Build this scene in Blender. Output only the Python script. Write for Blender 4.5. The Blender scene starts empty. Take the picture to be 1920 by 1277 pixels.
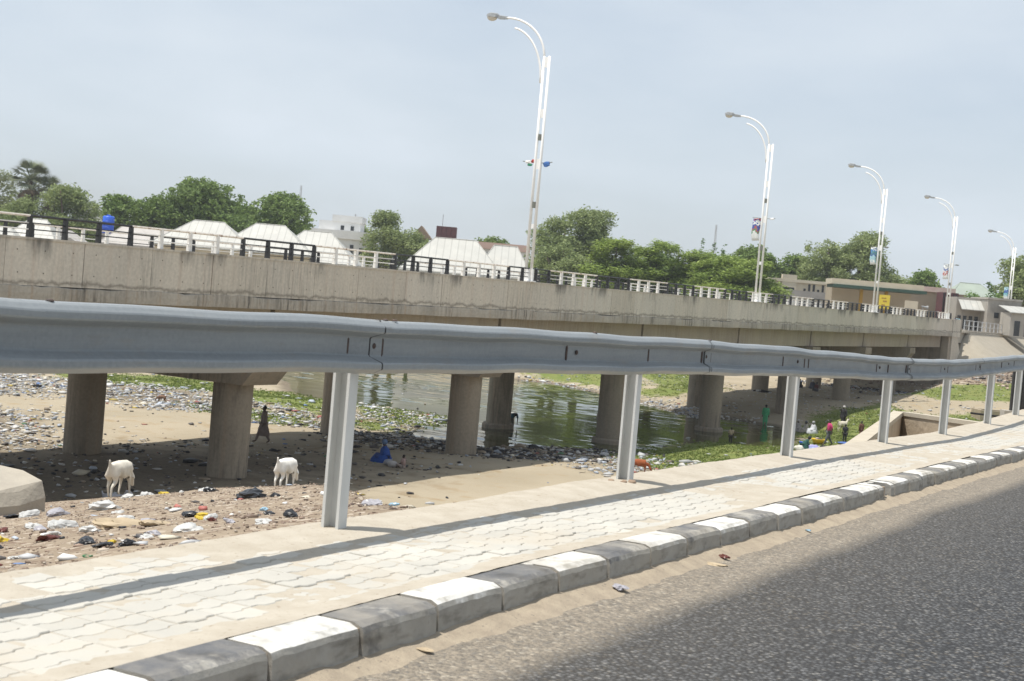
import bpy, math, random
import numpy as np
from mathutils import Vector, Matrix

SKY_STRENGTH = 0.12
SUN_STRENGTH = 4.6
EXPOSURE = 0.22
SKY_VEIL = (0.58, 1.0)
SKY_PALE = (5.25, 5.8, 6.35, 1)

random.seed(7)
rng = np.random.default_rng(7)
R = math.radians
sc = bpy.context.scene
col = sc.collection

# ------------------------------------------------------------------ camera, sky, sun, exposure
# world axes: Y runs along the road and the bridge, X to the right of the road, Z up; metres
YAW, PITCH, ROLL = R(28.52), R(1.88), R(4.9)
cam_d = bpy.data.cameras.new('camera')
cam = bpy.data.objects.new('camera', cam_d)
col.objects.link(cam)
cam_d.sensor_width = 36.0
cam_d.lens = 2700.0 / 1920.0 * 36.0
cam_d.clip_start, cam_d.clip_end = 0.1, 4000.0
_f0 = Vector((-math.sin(YAW), math.cos(YAW), 0)); _r0 = Vector((math.cos(YAW), math.sin(YAW), 0)); _z = Vector((0, 0, 1))
_f = math.cos(PITCH) * _f0 - math.sin(PITCH) * _z
_u0 = math.sin(PITCH) * _f0 + math.cos(PITCH) * _z
_r = math.cos(ROLL) * _r0 + math.sin(ROLL) * _u0
_u = -math.sin(ROLL) * _r0 + math.cos(ROLL) * _u0
cam.matrix_world = Matrix(((_r.x, _u.x, -_f.x, 0), (_r.y, _u.y, -_f.y, 0), (_r.z, _u.z, -_f.z, 1.59), (0, 0, 0, 1)))
cam_d.dof.use_dof = True
cam_d.dof.focus_distance = 17.0
cam_d.dof.aperture_fstop = 6.3
sc.camera = cam

SUN_DIR = Vector((-0.25, -0.23, 1.0)).normalized()      # towards the sun
SUN_EL = math.asin(SUN_DIR.z)
SUN_ROT = math.atan2(SUN_DIR.x, SUN_DIR.y)
world = bpy.data.worlds.new('World')
sc.world = world
world.use_nodes = True
wn, wl = world.node_tree.nodes, world.node_tree.links
wn.clear()
w_out = wn.new('ShaderNodeOutputWorld'); w_bg = wn.new('ShaderNodeBackground')
w_sky = wn.new('ShaderNodeTexSky'); w_sky.sky_type = 'NISHITA'; w_sky.sun_disc = False
w_sky.sun_elevation = SUN_EL; w_sky.sun_rotation = SUN_ROT
w_sky.air_density = 1.0; w_sky.dust_density = 3.0; w_sky.ozone_density = 1.0; w_sky.altitude = 300
# thin, high, hazy cloud veil over the blue
w_tc = wn.new('ShaderNodeTexCoord'); w_map = wn.new('ShaderNodeMapping'); w_map.inputs['Scale'].default_value = (1.5, 1.5, 4.5); w_map.inputs['Location'].default_value = (0.9, 0.35, 0.2)
w_noise = wn.new('ShaderNodeTexNoise'); w_noise.inputs['Scale'].default_value = 2.2; w_noise.inputs['Detail'].default_value = 6; w_noise.inputs['Roughness'].default_value = 0.5
w_ramp = wn.new('ShaderNodeMapRange'); w_ramp.inputs['From Min'].default_value = 0.35; w_ramp.inputs['From Max'].default_value = 0.72
w_ramp.inputs['To Min'].default_value = SKY_VEIL[0]; w_ramp.inputs['To Max'].default_value = SKY_VEIL[1]
w_mix = wn.new('ShaderNodeMix'); w_mix.data_type = 'RGBA'; w_mix.inputs['B'].default_value = SKY_PALE
wl.new(w_tc.outputs['Generated'], w_map.inputs['Vector']); wl.new(w_map.outputs[0], w_noise.inputs['Vector'])
wl.new(w_noise.outputs['Fac'], w_ramp.inputs['Value']); wl.new(w_ramp.outputs[0], w_mix.inputs['Factor'])
wl.new(w_sky.outputs[0], w_mix.inputs['A']); wl.new(w_mix.outputs['Result'], w_bg.inputs['Color'])
w_bg.inputs['Strength'].default_value = SKY_STRENGTH
wl.new(w_bg.outputs[0], w_out.inputs['Surface'])

sun_d = bpy.data.lights.new('sun', 'SUN')
sun_d.energy = SUN_STRENGTH; sun_d.angle = R(0.55); sun_d.color = (1.0, 0.95, 0.87)
sun = bpy.data.objects.new('sun', sun_d); col.objects.link(sun)
sun.rotation_euler = SUN_DIR.to_track_quat('Z', 'Y').to_euler()
sun.location = (0, 0, 60)

vs = sc.view_settings
vs.view_transform = 'Standard'; vs.look = 'None'; vs.gamma = 1.0; vs.use_curve_mapping = False
vs.exposure = EXPOSURE

# ------------------------------------------------------------------ mesh helpers
class MB:
    """collects shapes; build() links them as one mesh object"""
    def __init__(s): s.v, s.f = [], []
    def add(s, vs_, fs_):
        o = len(s.v); s.v.extend([tuple(p) for p in vs_]); s.f.extend([tuple(i + o for i in f) for f in fs_])
        return s
    def box(s, x0, x1, y0, y1, z0, z1, bev=0.0):
        if bev <= 0:
            return s.add([(x0,y0,z0),(x1,y0,z0),(x1,y1,z0),(x0,y1,z0),(x0,y0,z1),(x1,y0,z1),(x1,y1,z1),(x0,y1,z1)],
                         [(3,2,1,0),(4,5,6,7),(0,1,5,4),(1,2,6,5),(2,3,7,6),(3,0,4,7)])
        b = bev
        return s.add([(x0,y0,z0),(x1,y0,z0),(x1,y1,z0),(x0,y1,z0),(x0,y0,z1-b),(x1,y0,z1-b),(x1,y1,z1-b),(x0,y1,z1-b),
                      (x0+b,y0+b,z1),(x1-b,y0+b,z1),(x1-b,y1-b,z1),(x0+b,y1-b,z1)],
                     [(3,2,1,0),(8,9,10,11),(0,1,5,4),(1,2,6,5),(2,3,7,6),(3,0,4,7),(4,5,9,8),(5,6,10,9),(6,7,11,10),(7,4,8,11)])
    def prism(s, prof, axis, a0, a1):
        """polygon profile extruded along axis 0/1/2; prof holds the two other coordinates in order (counter-clockwise)"""
        n = len(prof); V = []
        for a in (a0, a1):
            for p, q in prof:
                V.append((a, p, q) if axis == 0 else ((p, a, q) if axis == 1 else (p, q, a)))
        F = [(i, (i+1) % n, n+(i+1) % n, n+i) for i in range(n)] + [tuple(range(n))[::-1], tuple(range(n, 2*n))]
        return s.add(V, F)
    def tube(s, pts, rad, n=8, cap=True, sx=1.0):
        pts = [Vector(p) for p in pts]
        if not hasattr(rad, '__len__'): rad = [rad] * len(pts)
        V, F = [], []
        for i, p in enumerate(pts):
            t = (pts[min(i+1, len(pts)-1)] - pts[max(i-1, 0)]).normalized()
            a = t.cross(Vector((0,0,1)) if abs(t.z) < 0.95 else Vector((1,0,0))).normalized(); b = t.cross(a).normalized()
            for k in range(n):
                w = 2*math.pi*k/n
                V.append(p + (a*math.cos(w)*sx + b*math.sin(w)) * rad[i])
        for i in range(len(pts)-1):
            for k in range(n):
                F.append((i*n+k, i*n+(k+1) % n, (i+1)*n+(k+1) % n, (i+1)*n+k))
        if cap:
            F.append(tuple(range(n))[::-1]); F.append(tuple((len(pts)-1)*n+k for k in range(n)))
        return s.add(V, F)
    def rings(s, rings, n=16, cap=True):
        """loft: list of (cx,cy,cz,rx,ry)"""
        V, F = [], []
        for cx, cy, cz, rx, ry in rings:
            for k in range(n):
                w = 2*math.pi*k/n; V.append((cx+rx*math.cos(w), cy+ry*math.sin(w), cz))
        for i in range(len(rings)-1):
            for k in range(n): F.append((i*n+k, i*n+(k+1) % n, (i+1)*n+(k+1) % n, (i+1)*n+k))
        if cap:
            F.append(tuple(range(n))[::-1]); F.append(tuple((len(rings)-1)*n+k for k in range(n)))
        return s.add(V, F)
    def blob(s, c, r, n=8, m=6, jit=0.0):
        V = [(c[0], c[1], c[2]-r[2])]; F = []
        for i in range(1, m):
            a = -math.pi/2 + math.pi*i/m
            for k in range(n):
                w = 2*math.pi*k/n; j = 1 + random.uniform(-jit, jit)
                V.append((c[0]+r[0]*math.cos(a)*math.cos(w)*j, c[1]+r[1]*math.cos(a)*math.sin(w)*j, c[2]+r[2]*math.sin(a)*j))
        V.append((c[0], c[1], c[2]+r[2])); top = len(V)-1
        for k in range(n): F.append((0, 1+(k+1) % n, 1+k))
        for i in range(m-2):
            for k in range(n): F.append((1+i*n+k, 1+i*n+(k+1) % n, 1+(i+1)*n+(k+1) % n, 1+(i+1)*n+k))
        for k in range(n): F.append((1+(m-2)*n+k, 1+(m-2)*n+(k+1) % n, top))
        return s.add(V, F)
    def mesh(s, name, m=None, smooth=False):
        me = bpy.data.meshes.new(name); me.from_pydata(s.v, [], s.f)
        if smooth: me.polygons.foreach_set('use_smooth', [True]*len(me.polygons))
        if m: me.materials.append(m)
        me.update(); return me
    def build(s, name, m, parent=None, smooth=False, **props):
        return link(name, s.mesh(name, m, smooth), parent, **props)

def link(name, data, parent=None, loc=None, rot=None, scale=None, **props):
    o = bpy.data.objects.new(name, data); col.objects.link(o)
    if parent: o.parent = parent
    if loc is not None: o.location = loc
    if rot is not None: o.rotation_euler = rot
    if scale is not None: o.scale = scale
    for k, v in props.items(): o[k] = v
    return o
def empty(name, loc=(0,0,0), rz=0.0, **props):
    o = link(name, None, None, loc, (0,0,rz), **props); o.empty_display_size = 0.3; return o
def tag(o, label=None, cat=None, group=None, kind=None):
    if label: o['label'] = label
    if cat: o['category'] = cat
    if group: o['group'] = group
    if kind: o['kind'] = kind
    return o
def np_mesh(name, V, F, m=None, smooth=False):
    """fast mesh from numpy arrays, F an (n,3) or (n,4) index array"""
    me = bpy.data.meshes.new(name); k = F.shape[1]
    me.vertices.add(len(V)); me.vertices.foreach_set('co', np.asarray(V, dtype=np.float32).ravel())
    me.loops.add(F.size); me.loops.foreach_set('vertex_index', F.astype(np.int32).ravel())
    me.polygons.add(len(F)); me.polygons.foreach_set('loop_start', np.arange(0, F.size, k, dtype=np.int32))
    if smooth: me.polygons.foreach_set('use_smooth', np.ones(len(F), dtype=bool))
    if m: me.materials.append(m)
    me.update(calc_edges=True); return me
def face_attr(me, name, cols):
    a = me.attributes.new(name, 'FLOAT_COLOR', 'FACE'); c = np.ones((len(cols), 4), dtype=np.float32); c[:, :3] = cols
    a.data.foreach_set('color', c.ravel())
def point_attr(me, name, cols):
    a = me.attributes.new(name, 'FLOAT_COLOR', 'POINT'); c = np.ones((len(cols), 4), dtype=np.float32); c[:, :3] = cols
    a.data.foreach_set('color', c.ravel())

# ------------------------------------------------------------------ smooth value noise on arrays
def _hash(ix, iy, seed):
    h = (ix.astype(np.int64)*374761393 + iy.astype(np.int64)*668265263 + seed*1274126177) & 0x7fffffff
    h = ((h ^ (h >> 13)) * 1274126177) & 0x7fffffff
    return ((h ^ (h >> 16)) & 0xffff) / 65535.0
def vnoise(x, y, scale, seed=0):
    x = np.asarray(x, float)/scale; y = np.asarray(y, float)/scale
    ix, iy = np.floor(x), np.floor(y); fx, fy = x-ix, y-iy
    fx = fx*fx*(3-2*fx); fy = fy*fy*(3-2*fy)
    a, b, c, d = _hash(ix,iy,seed), _hash(ix+1,iy,seed), _hash(ix,iy+1,seed), _hash(ix+1,iy+1,seed)
    return (a*(1-fx)+b*fx)*(1-fy) + (c*(1-fx)+d*fx)*fy
def fbm(x, y, scale, seed=0, octs=3):
    t = 0; a = 1; n = 0
    for k in range(octs): t = t + a*(vnoise(x, y, scale/2**k, seed+k)-0.5)*2; n += a; a *= 0.5
    return t/n
def sstep(x, a, b):
    t = np.clip((np.asarray(x, float)-a)/(b-a), 0, 1); return t*t*(3-2*t)

# ------------------------------------------------------------------ materials
def nodes_of(name):
    m = bpy.data.materials.new(name); m.use_nodes = True
    return m, m.node_tree.nodes, m.node_tree.links, m.node_tree.nodes['Principled BSDF']
def N(n, kind, **kw):
    o = n.new(kind)
    for k, v in kw.items():
        if k in o.inputs: o.inputs[k].default_value = v
        else: setattr(o, k, v)
    return o
def noise(n, l, scale, stretch=(1,1,1), detail=4, rough=0.55, obj=False):
    if obj: src = n.new('ShaderNodeTexCoord').outputs['Object']
    else: src = n.new('ShaderNodeNewGeometry').outputs['Position']
    mp = n.new('ShaderNodeMapping'); mp.inputs['Scale'].default_value = stretch; l.new(src, mp.inputs['Vector'])
    t = n.new('ShaderNodeTexNoise'); t.inputs['Scale'].default_value = scale; t.inputs['Detail'].default_value = detail; t.inputs['Roughness'].default_value = rough
    l.new(mp.outputs[0], t.inputs['Vector']); return t.outputs['Fac']
def ramp(n, l, fac, a, b, lo=0.0, hi=1.0):
    r = n.new('ShaderNodeMapRange'); r.inputs['From Min'].default_value = a; r.inputs['From Max'].default_value = b
    r.inputs['To Min'].default_value = lo; r.inputs['To Max'].default_value = hi; l.new(fac, r.inputs['Value']); return r.outputs[0]
def mixc(n, l, fac, A, B, mode='MIX'):
    m = n.new('ShaderNodeMix'); m.data_type = 'RGBA'; m.blend_type = mode
    if isinstance(fac, (int, float)): m.inputs['Factor'].default_value = fac
    else: l.new(fac, m.inputs['Factor'])
    for nm, s_ in (('A', A), ('B', B)):
        if isinstance(s_, (tuple, list)): m.inputs[nm].default_value = (*s_[:3], 1)
        else: l.new(s_, m.inputs[nm])
    return m.outputs['Result']
def math_(n, l, op, a, b):
    m = n.new('ShaderNodeMath'); m.operation = op
    for i, s_ in enumerate((a, b)):
        if isinstance(s_, (int, float)): m.inputs[i].default_value = s_
        else: l.new(s_, m.inputs[i])
    return m.outputs[0]
def bump(n, l, bsdf, h, strength=0.3, dist=0.02):
    b = n.new('ShaderNodeBump'); b.inputs['Strength'].default_value = strength; b.inputs['Distance'].default_value = dist
    l.new(h, b.inputs['Height']); l.new(b.outputs[0], bsdf.inputs['Normal'])
def mat(name, c1, c2=None, scale=4, lo=0.35, hi=0.65, stretch=(1,1,1), rough=0.8, metal=0.0, stain=None, sscale=2.0, slo=0.55, shi=0.75, sstretch=(1,1,1),
        bmp=0.0, bscale=40, bdist=0.01, obj=False, vary=0.0, spec=0.5, sheen=False):
    m, n, l, p = nodes_of(name)
    c = (*c1, 1)
    out = None
    if c2: out = mixc(n, l, ramp(n, l, noise(n, l, scale, stretch, 6, 0.6, obj), lo, hi), c1, c2)
    if stain: out = mixc(n, l, ramp(n, l, noise(n, l, sscale, sstretch, 6, 0.65, obj), slo, shi), out or c1, stain)
    if vary:
        oi = n.new('ShaderNodeObjectInfo'); v = ramp(n, l, oi.outputs['Random'], 0, 1, 1-vary, 1+vary)
        hs = n.new('ShaderNodeHueSaturation'); l.new(v, hs.inputs['Value'])
        if out: l.new(out, hs.inputs['Color'])
        else: hs.inputs['Color'].default_value = c
        out = hs.outputs[0]
    if out: l.new(out, p.inputs['Base Color'])
    else: p.inputs['Base Color'].default_value = c
    p.inputs['Roughness'].default_value = rough; p.inputs['Metallic'].default_value = metal
    p.inputs['Specular IOR Level'].default_value = spec
    if bmp: bump(n, l, p, noise(n, l, bscale, (1,1,1), 5, 0.6, obj), bmp, bdist)
    return m
def attr_mat(name, attr, rough=0.8, mult=1.0, nscale=0, spec=0.3, transl=0.0):
    m, n, l, p = nodes_of(name)
    a = n.new('ShaderNodeAttribute'); a.attribute_name = attr
    c = a.outputs['Color']
    if nscale: c = mixc(n, l, ramp(n, l, noise(n, l, nscale), 0.3, 0.7), c, mixc(n, l, 1.0, c, (0.6,0.6,0.6), 'MULTIPLY'))
    l.new(c, p.inputs['Base Color']); p.inputs['Roughness'].default_value = rough; p.inputs['Specular IOR Level'].default_value = spec
    if transl:
        t = n.new('ShaderNodeBsdfTranslucent'); l.new(c, t.inputs['Color']); mx = n.new('ShaderNodeMixShader'); mx.inputs[0].default_value = transl
        l.new(p.outputs[0], mx.inputs[1]); l.new(t.outputs[0], mx.inputs[2]); l.new(mx.outputs[0], n['Material Output'].inputs['Surface'])
    return m

# ------------------------------------------------------------------ the lie of the land
def g(Y):                                   # pavement level along the road: dips, then climbs
    return np.interp(Y, [-20, 6.7, 10.4, 15.2, 19.4, 23.2, 26.9, 29.9, 60, 160], [0.19, 0.16, 0.11, 0.06, 0.0, -0.06, -0.04, 0.02, 0.45, 1.6])
KX, PX = -3.30, -4.88                       # kerb front, outer pavement edge
WATER_Z = -6.85
WATER = np.array([(-62.9,83.7),(-59.2,81.2),(-57.4,81.8),(-54.1,82.1),(-51.0,81.9),(-48.2,80.9),(-46.8,80.5),(-46.2,77.8),(-45.4,73.7),(-43.7,69.4),(-42.3,68.0),
    (-40.3,68.2),(-38.2,67.7),(-37.6,70.2),(-36.0,73.0),(-34.5,74.1),(-32.7,75.1),(-32.2,76.3),(-33.0,81.4),(-32.9,86.7),(-31.9,88.7),(-30.2,88.0),(-29.2,89.2),
    (-28.7,91.6),(-29.8,96.8),(-32.2,104.5),(-34.9,106.4),(-38.2,108.0),(-40.0,104.8),(-42.8,107.4),(-45.8,110.6),(-50.1,114.4),(-56.4,120.0),(-60.6,122.9),
    (-64.3,124.5),(-72.2,121.4),(-80,118),(-92,117),(-92,104),(-78,99),(-68,90)])
def poly_sd(x, y, P):
    """signed distance to a polygon, negative inside"""
    x = np.asarray(x, float); y = np.asarray(y, float); d = np.full(x.shape, 1e9); ins = np.zeros(x.shape, bool)
    n = len(P)
    for i in range(n):
        ax, ay = P[i]; bx, by = P[(i+1) % n]
        ex, ey = bx-ax, by-ay
        t = np.clip(((x-ax)*ex+(y-ay)*ey)/(ex*ex+ey*ey), 0, 1)
        d = np.minimum(d, np.hypot(x-ax-t*ex, y-ay-t*ey))
        c = ((ay > y) != (by > y)) & (x < (bx-ax)*(y-ay)/((by-ay) if by != ay else 1e-9)+ax)
        ins ^= c
    return np.where(ins, -d, d)
def bank_edge(u): return np.interp(u, [0, 1.7, 6.6, 10.2, 13, 16.4, 30, 60], [8.3, 10.1, 16.5, 20.2, 22, 22.4, 23.5, 26])
def ground(X, Y, rough=True):
    X = np.asarray(X, float); Y = np.asarray(Y, float)
    u = -(X-PX)
    sd = poly_sd(X, Y, WATER)
    bed = np.where(sd > 0, WATER_Z+np.clip(sd*0.05, 0, 0.48), WATER_Z+np.maximum(sd*0.22, -0.7))
    bed = bed + np.clip((Y-85)/45, 0, 1)*0.9*sstep(sd, 0, 6)
    right = sstep(X, -36, -29)
    bed = bed + right*(sstep(Y, 120, 168)*3.2)
    if rough:
        bed = bed + 0.13*fbm(X, Y, 7, 3)*sstep(sd, 0.5, 6) + 0.05*fbm(X, Y, 1.6, 9)*sstep(sd, 0.2, 3)
    emb = g(Y)-0.03-0.75*np.maximum(u, 0)
    over = np.maximum(0, Y-bank_edge(u))
    bank = 0.10-0.21*np.clip(u, 0, 40)-over*0.85
    if rough: bank = bank + 0.07*fbm(X, Y, 2.2, 21)*sstep(u, 0.2, 1.5) + 0.025*fbm(X, Y, 0.5, 25)*sstep(u, 0.1, 0.6)
    dx = np.maximum(np.maximum(X+33.3, -46-X), 0); dy = np.maximum(169.5-Y, 0)
    far = 1.55-np.hypot(dx, dy)/1.55
    land = -9.0+4.4*sstep(-X*math.sin(YAW)+Y*math.cos(YAW), 176, 192)
    z = np.maximum(np.maximum(np.maximum(bed, emb), np.maximum(bank, far)), land)
    z = np.where(X > PX+0.02, g(Y)-0.6, z)
    return z
def gz(x, y): return float(ground(np.array([x]), np.array([y]))[0])

# zones on the ground: where grass grows, where refuse lies thick, where rubble is tipped
Z_GRASS = [np.array(p) for p in (
    [(-74,71),(-70.1,80.3),(-64,80.0),(-60.6,72.8),(-62.7,70.0),(-65.4,68.9),(-68.8,68.0)],
    [(-64,77.5),(-62.5,82.5),(-56.8,79.5),(-50.2,69.7),(-56.7,70.3)],
    [(-56,64.5),(-51,68),(-46.5,63.6),(-47.5,61),(-52,62)],
    [(-55.9,81.5),(-48,80.6),(-46.0,77.9),(-45.4,73.7),(-46.5,71.6),(-49,73.0),(-53,77)],
    [(-45.5,67),(-43.8,69.0),(-46.3,71.2),(-49,70.6)],
    [(-31.6,70.2),(-33,75.0),(-32.6,81.4),(-32.7,86.7),(-31.5,88.9),(-28.6,90.0),(-24.5,90),(-22,80),(-23.3,66.2),(-27.7,65.2)],
    [(-28.3,91.2),(-29.0,97),(-26.7,101),(-22.8,96.6),(-23.6,86.7),(-28,88.3)],
    [(-31,100),(-33.0,112),(-31.8,127.7),(-26.8,121.6),(-23.0,100.4),(-27,97)],
    [(-68.7,149),(-66.2,167.5),(-48.2,130.5),(-50.7,122.5)],
    [(-52,118),(-47,117),(-45.5,125),(-49,128)],
    [(-70,128),(-58,124),(-52,120),(-53,124),(-60,132),(-70,136)],
    [(-28,118),(-22,130),(-15,140),(-10,130),(-14,100),(-22,105)],
    [(-34,140),(-26,150),(-20,152),(-18,142),(-28,134)])]
Z_LITTER = [(np.array(p), w) for p, w in (
    ([(-80,62),(-73.2,65.9),(-70.3,67.3),(-60.6,58.1),(-62.8,56.7),(-75,54)], 1.0),
    ([(-69,67),(-67.3,68.8),(-60.1,72.2),(-51.2,64.2),(-54.9,60.0),(-62.5,61.5)], 1.0),
    ([(-56.8,70.0),(-49.6,69.4),(-46.0,64.1),(-48.1,60.6)], 1.0),
    ([(-62,50),(-55.1,51.9),(-51.9,50.6),(-44.7,43.8),(-46.0,40.8),(-60,40)], 0.9),
    ([(-54.9,80.4),(-47.5,79.2),(-45,75),(-44.8,69.6),(-47.6,69.2),(-51.0,73.2)], 1.0),
    ([(-45.8,64),(-43.5,68.8),(-38.2,67.2),(-36,72.5),(-32.4,75.0),(-30.0,69.6),(-31.0,61.8),(-34.4,61.6),(-41.0,58.7)], 1.0),
    ([(-30.4,64.0),(-30.8,68.7),(-25.8,70.2),(-23.6,64.8),(-27.5,60.5)], 1.0),
    ([(-68,121),(-64.5,125.4),(-57,120.8),(-51,114.8),(-50.3,112.4),(-55,116.5),(-62.9,122.1)], 0.9),
    ([(-50,116),(-41.9,111.7),(-37.6,108.7),(-38.2,102),(-42,106.8),(-46.6,111.0)], 1.0),
    ([(-48,152),(-30,152),(-22,150),(-20,158),(-30,158.5),(-48,158.5)], 1.0),
    ([(-47,22),(-32,22),(-32,56),(-40,57),(-46,50)], 0.45),
    ([(-29,88),(-26,98),(-23,97),(-23,80),(-28,78)], 0.10),
    ([(-78,66),(-66,82),(-58,80),(-50,66),(-60,56)], 0.12),
    ([(-33,112),(-45,112),(-46,150),(-20,150),(-20,120)], 0.12),
    ([(-68,124),(-48,122),(-44,116),(-46,130),(-60,145)], 0.12))]
def zone(x, y, polys, soft=1.0):
    w = np.zeros(np.shape(x))
    for p in polys: w = np.maximum(w, np.clip(0.5-poly_sd(x, y, p)/soft*0.5, 0, 1))
    return w

# ground sheet: fine where the photograph looks, coarse out to the horizon
def axis(parts):
    out = []
    for a, b, st in parts: out.append(np.arange(a, b, st))
    return np.concatenate(out)
gx = np.concatenate([axis([(-1500,-400,110),(-400,-130,15),(-130,-82,2.0),(-82,-48,0.7),(-48,-22,0.5),(-22,-4.9,0.28)]), np.array([-4.885,-4.87,-4.6,-3,0,4,10,40,120,400,1500])])
gy = np.concatenate([axis([(-900,-60,120),(-60,0,10),(0,30,0.28),(30,130,0.6),(130,215,1.0),(215,330,12),(330,1900,150)])])
GX, GY = np.meshgrid(gx, gy)
GZ = ground(GX, GY)
fx, fy = GX.ravel(), GY.ravel()
nX, nY = len(gx), len(gy)
ii, jj = np.meshgrid(np.arange(nX-1), np.arange(nY-1)); a = (jj*nX+ii).ravel()
GF = np.stack([a, a+1, a+nX+1, a+nX], 1)
zw = np.zeros((len(fx), 3))
zw[:, 0] = zone(fx, fy, Z_GRASS, 1.5)
land_m = sstep(-fx*math.sin(YAW)+fy*math.cos(YAW), 186, 200)
zw[:, 0] = np.maximum(zw[:, 0], 0.35*land_m)
lit = np.zeros(len(fx))
for p, w in Z_LITTER: lit = np.maximum(lit, w*np.clip(0.5-poly_sd(fx, fy, p)/3*0.5, 0, 1))
shore = 1-sstep(poly_sd(fx, fy, WATER), 0.0, 2.2)
dung_shade = np.clip(0.5-poly_sd(fx, fy, np.array([(-47,18),(-31.5,18),(-31,44),(-33,54),(-40,52),(-47,44)]))/6*0.5, 0, 1)  # dark debris soil under the bridge, with its deep shade put into the colour
zw[:, 1] = np.maximum(np.maximum(lit*0.8, shore), dung_shade*0.95)
u_ = -(fx-PX); ov = fy-bank_edge(u_)
zw[:, 2] = np.where((u_ > -0.1) & (fx > -40) & (fy < 40), 1-sstep(ov, 0.6, 3.0), 0)
zw[:, 2] = np.maximum(zw[:, 2], 0.9*sstep(fy, 146, 150)*(1-sstep(fy, 215, 222))*sstep(fx, -49, -46)*(1-sstep(fx, -26, -22))*(GZ.ravel() > -5.2)*(GZ.ravel() < np.where(fx > -33.6, -2.0, 9)))

m, n, l, p = nodes_of('ground_soil')
at = n.new('ShaderNodeAttribute'); at.attribute_name = 'zones'
sep = n.new('ShaderNodeSeparateColor'); l.new(at.outputs['Color'], sep.inputs[0])
fine = noise(n, l, 6, detail=8, rough=0.7); med = noise(n, l, 0.9, detail=5); big = noise(n, l, 0.16, detail=4)
sand = mixc(n, l, ramp(n, l, big, 0.35, 0.65), (0.365,0.315,0.235), (0.305,0.262,0.19))
sand = mixc(n, l, ramp(n, l, med, 0.55, 0.72), sand, (0.31,0.24,0.15))
sand = mixc(n, l, ramp(n, l, fine, 0.62, 0.75), sand, (0.24,0.19,0.13))
# tipped rubble: grey-brown grit with pale chips
vo = n.new('ShaderNodeTexVoronoi'); vo.inputs['Scale'].default_value = 16; geo = n.new('ShaderNodeNewGeometry'); l.new(geo.outputs['Position'], vo.inputs['Vector'])
grit = mixc(n, l, ramp(n, l, fine, 0.3, 0.7), (0.205,0.16,0.115), (0.30,0.245,0.185))
chip = n.new('ShaderNodeSeparateColor'); l.new(vo.outputs['Color'], chip.inputs[0])
grit = mixc(n, l, ramp(n, l, chip.outputs[0], 0.80, 0.84, 0, 0.75), grit, (0.44,0.38,0.31))
grit = mixc(n, l, ramp(n, l, chip.outputs[1], 0.80, 0.84, 0, 0.7), grit, (0.15,0.10,0.075))
grit = mixc(n, l, ramp(n, l, med, 0.45, 0.7, 0, 0.5), grit, (0.35,0.29,0.215))
c = mixc(n, l, ramp(n, l, math_(n, l, 'ADD', sep.outputs[2], math_(n, l, 'MULTIPLY', math_(n, l, 'SUBTRACT', med, 0.5), 0.7)), 0.35, 0.65), sand, grit)
mud = mixc(n, l, ramp(n, l, fine, 0.35, 0.65), (0.10,0.082,0.06), (0.17,0.138,0.10))  # mud; under the bridge its dark tone also stands for shade
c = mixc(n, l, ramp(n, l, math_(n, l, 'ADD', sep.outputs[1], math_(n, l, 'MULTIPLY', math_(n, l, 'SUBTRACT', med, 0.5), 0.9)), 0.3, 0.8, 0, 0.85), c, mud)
turf = mixc(n, l, ramp(n, l, fine, 0.3, 0.7), (0.105,0.145,0.034), (0.165,0.195,0.058))
turf = mixc(n, l, ramp(n, l, med, 0.4, 0.75, 0, 0.6), turf, (0.24,0.225,0.09))
c = mixc(n, l, ramp(n, l, math_(n, l, 'ADD', sep.outputs[0], math_(n, l, 'MULTIPLY', math_(n, l, 'SUBTRACT', med, 0.5), 1.3)), 0.38, 0.62), c, turf)
l.new(c, p.inputs['Base Color']); p.inputs['Roughness'].default_value = 0.95; p.inputs['Specular IOR Level'].default_value = 0.15
bump(n, l, p, math_(n, l, 'ADD', fine, math_(n, l, 'MULTIPLY', vo.outputs['Distance'], 0.5)), 0.55, 0.05)
M_GROUND = m
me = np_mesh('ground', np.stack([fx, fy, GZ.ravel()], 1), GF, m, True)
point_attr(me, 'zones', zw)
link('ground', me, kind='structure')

# river: open, slow, silty water with wind ripples
m, n, l, p = nodes_of('river_water')
c = mixc(n, l, ramp(n, l, noise(n, l, 0.12, (1,1,1), 3), 0.4, 0.62), (0.028,0.036,0.014), (0.055,0.066,0.016))
l.new(c, p.inputs['Base Color']); p.inputs['Roughness'].default_value = 0.06; p.inputs['IOR'].default_value = 1.333
w1 = noise(n, l, 1.5, (0.7,1.5,1), 3); w2 = noise(n, l, 5.0, (0.8,1.4,1), 2)
calm = ramp(n, l, noise(n, l, 0.12, detail=2), 0.4, 0.6, 0.25, 1.0)
bump(n, l, p, math_(n, l, 'MULTIPLY', math_(n, l, 'ADD', w1, math_(n, l, 'MULTIPLY', w2, 0.35)), calm), 0.06, 0.05)
WX, WY = np.meshgrid(np.arange(-96, -25, 0.3), np.arange(65, 127, 0.22)); k_ = WX.shape[1]
amp = 0.005+0.040*sstep(vnoise(WX, WY*1.3, 11, 51)*0.7+vnoise(WX, WY, 4, 52)*0.3, 0.30, 0.62)*(0.6+0.4*sstep(-WX*0.9+(WY-90)*0.1, 40, 52))
wav = fbm(WX*0.75+WY*0.35, WY*1.2, 1.15, 53, 2)
ii, jj = np.meshgrid(np.arange(k_-1), np.arange(WX.shape[0]-1)); a_ = (jj*k_+ii).ravel()
link('river_water', np_mesh('river_water', np.stack([WX.ravel(), WY.ravel(), (WATER_Z+amp*wav*1.6).ravel()], 1), np.stack([a_, a_+1, a_+k_+1, a_+k_], 1), m, True), kind='structure')

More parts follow.
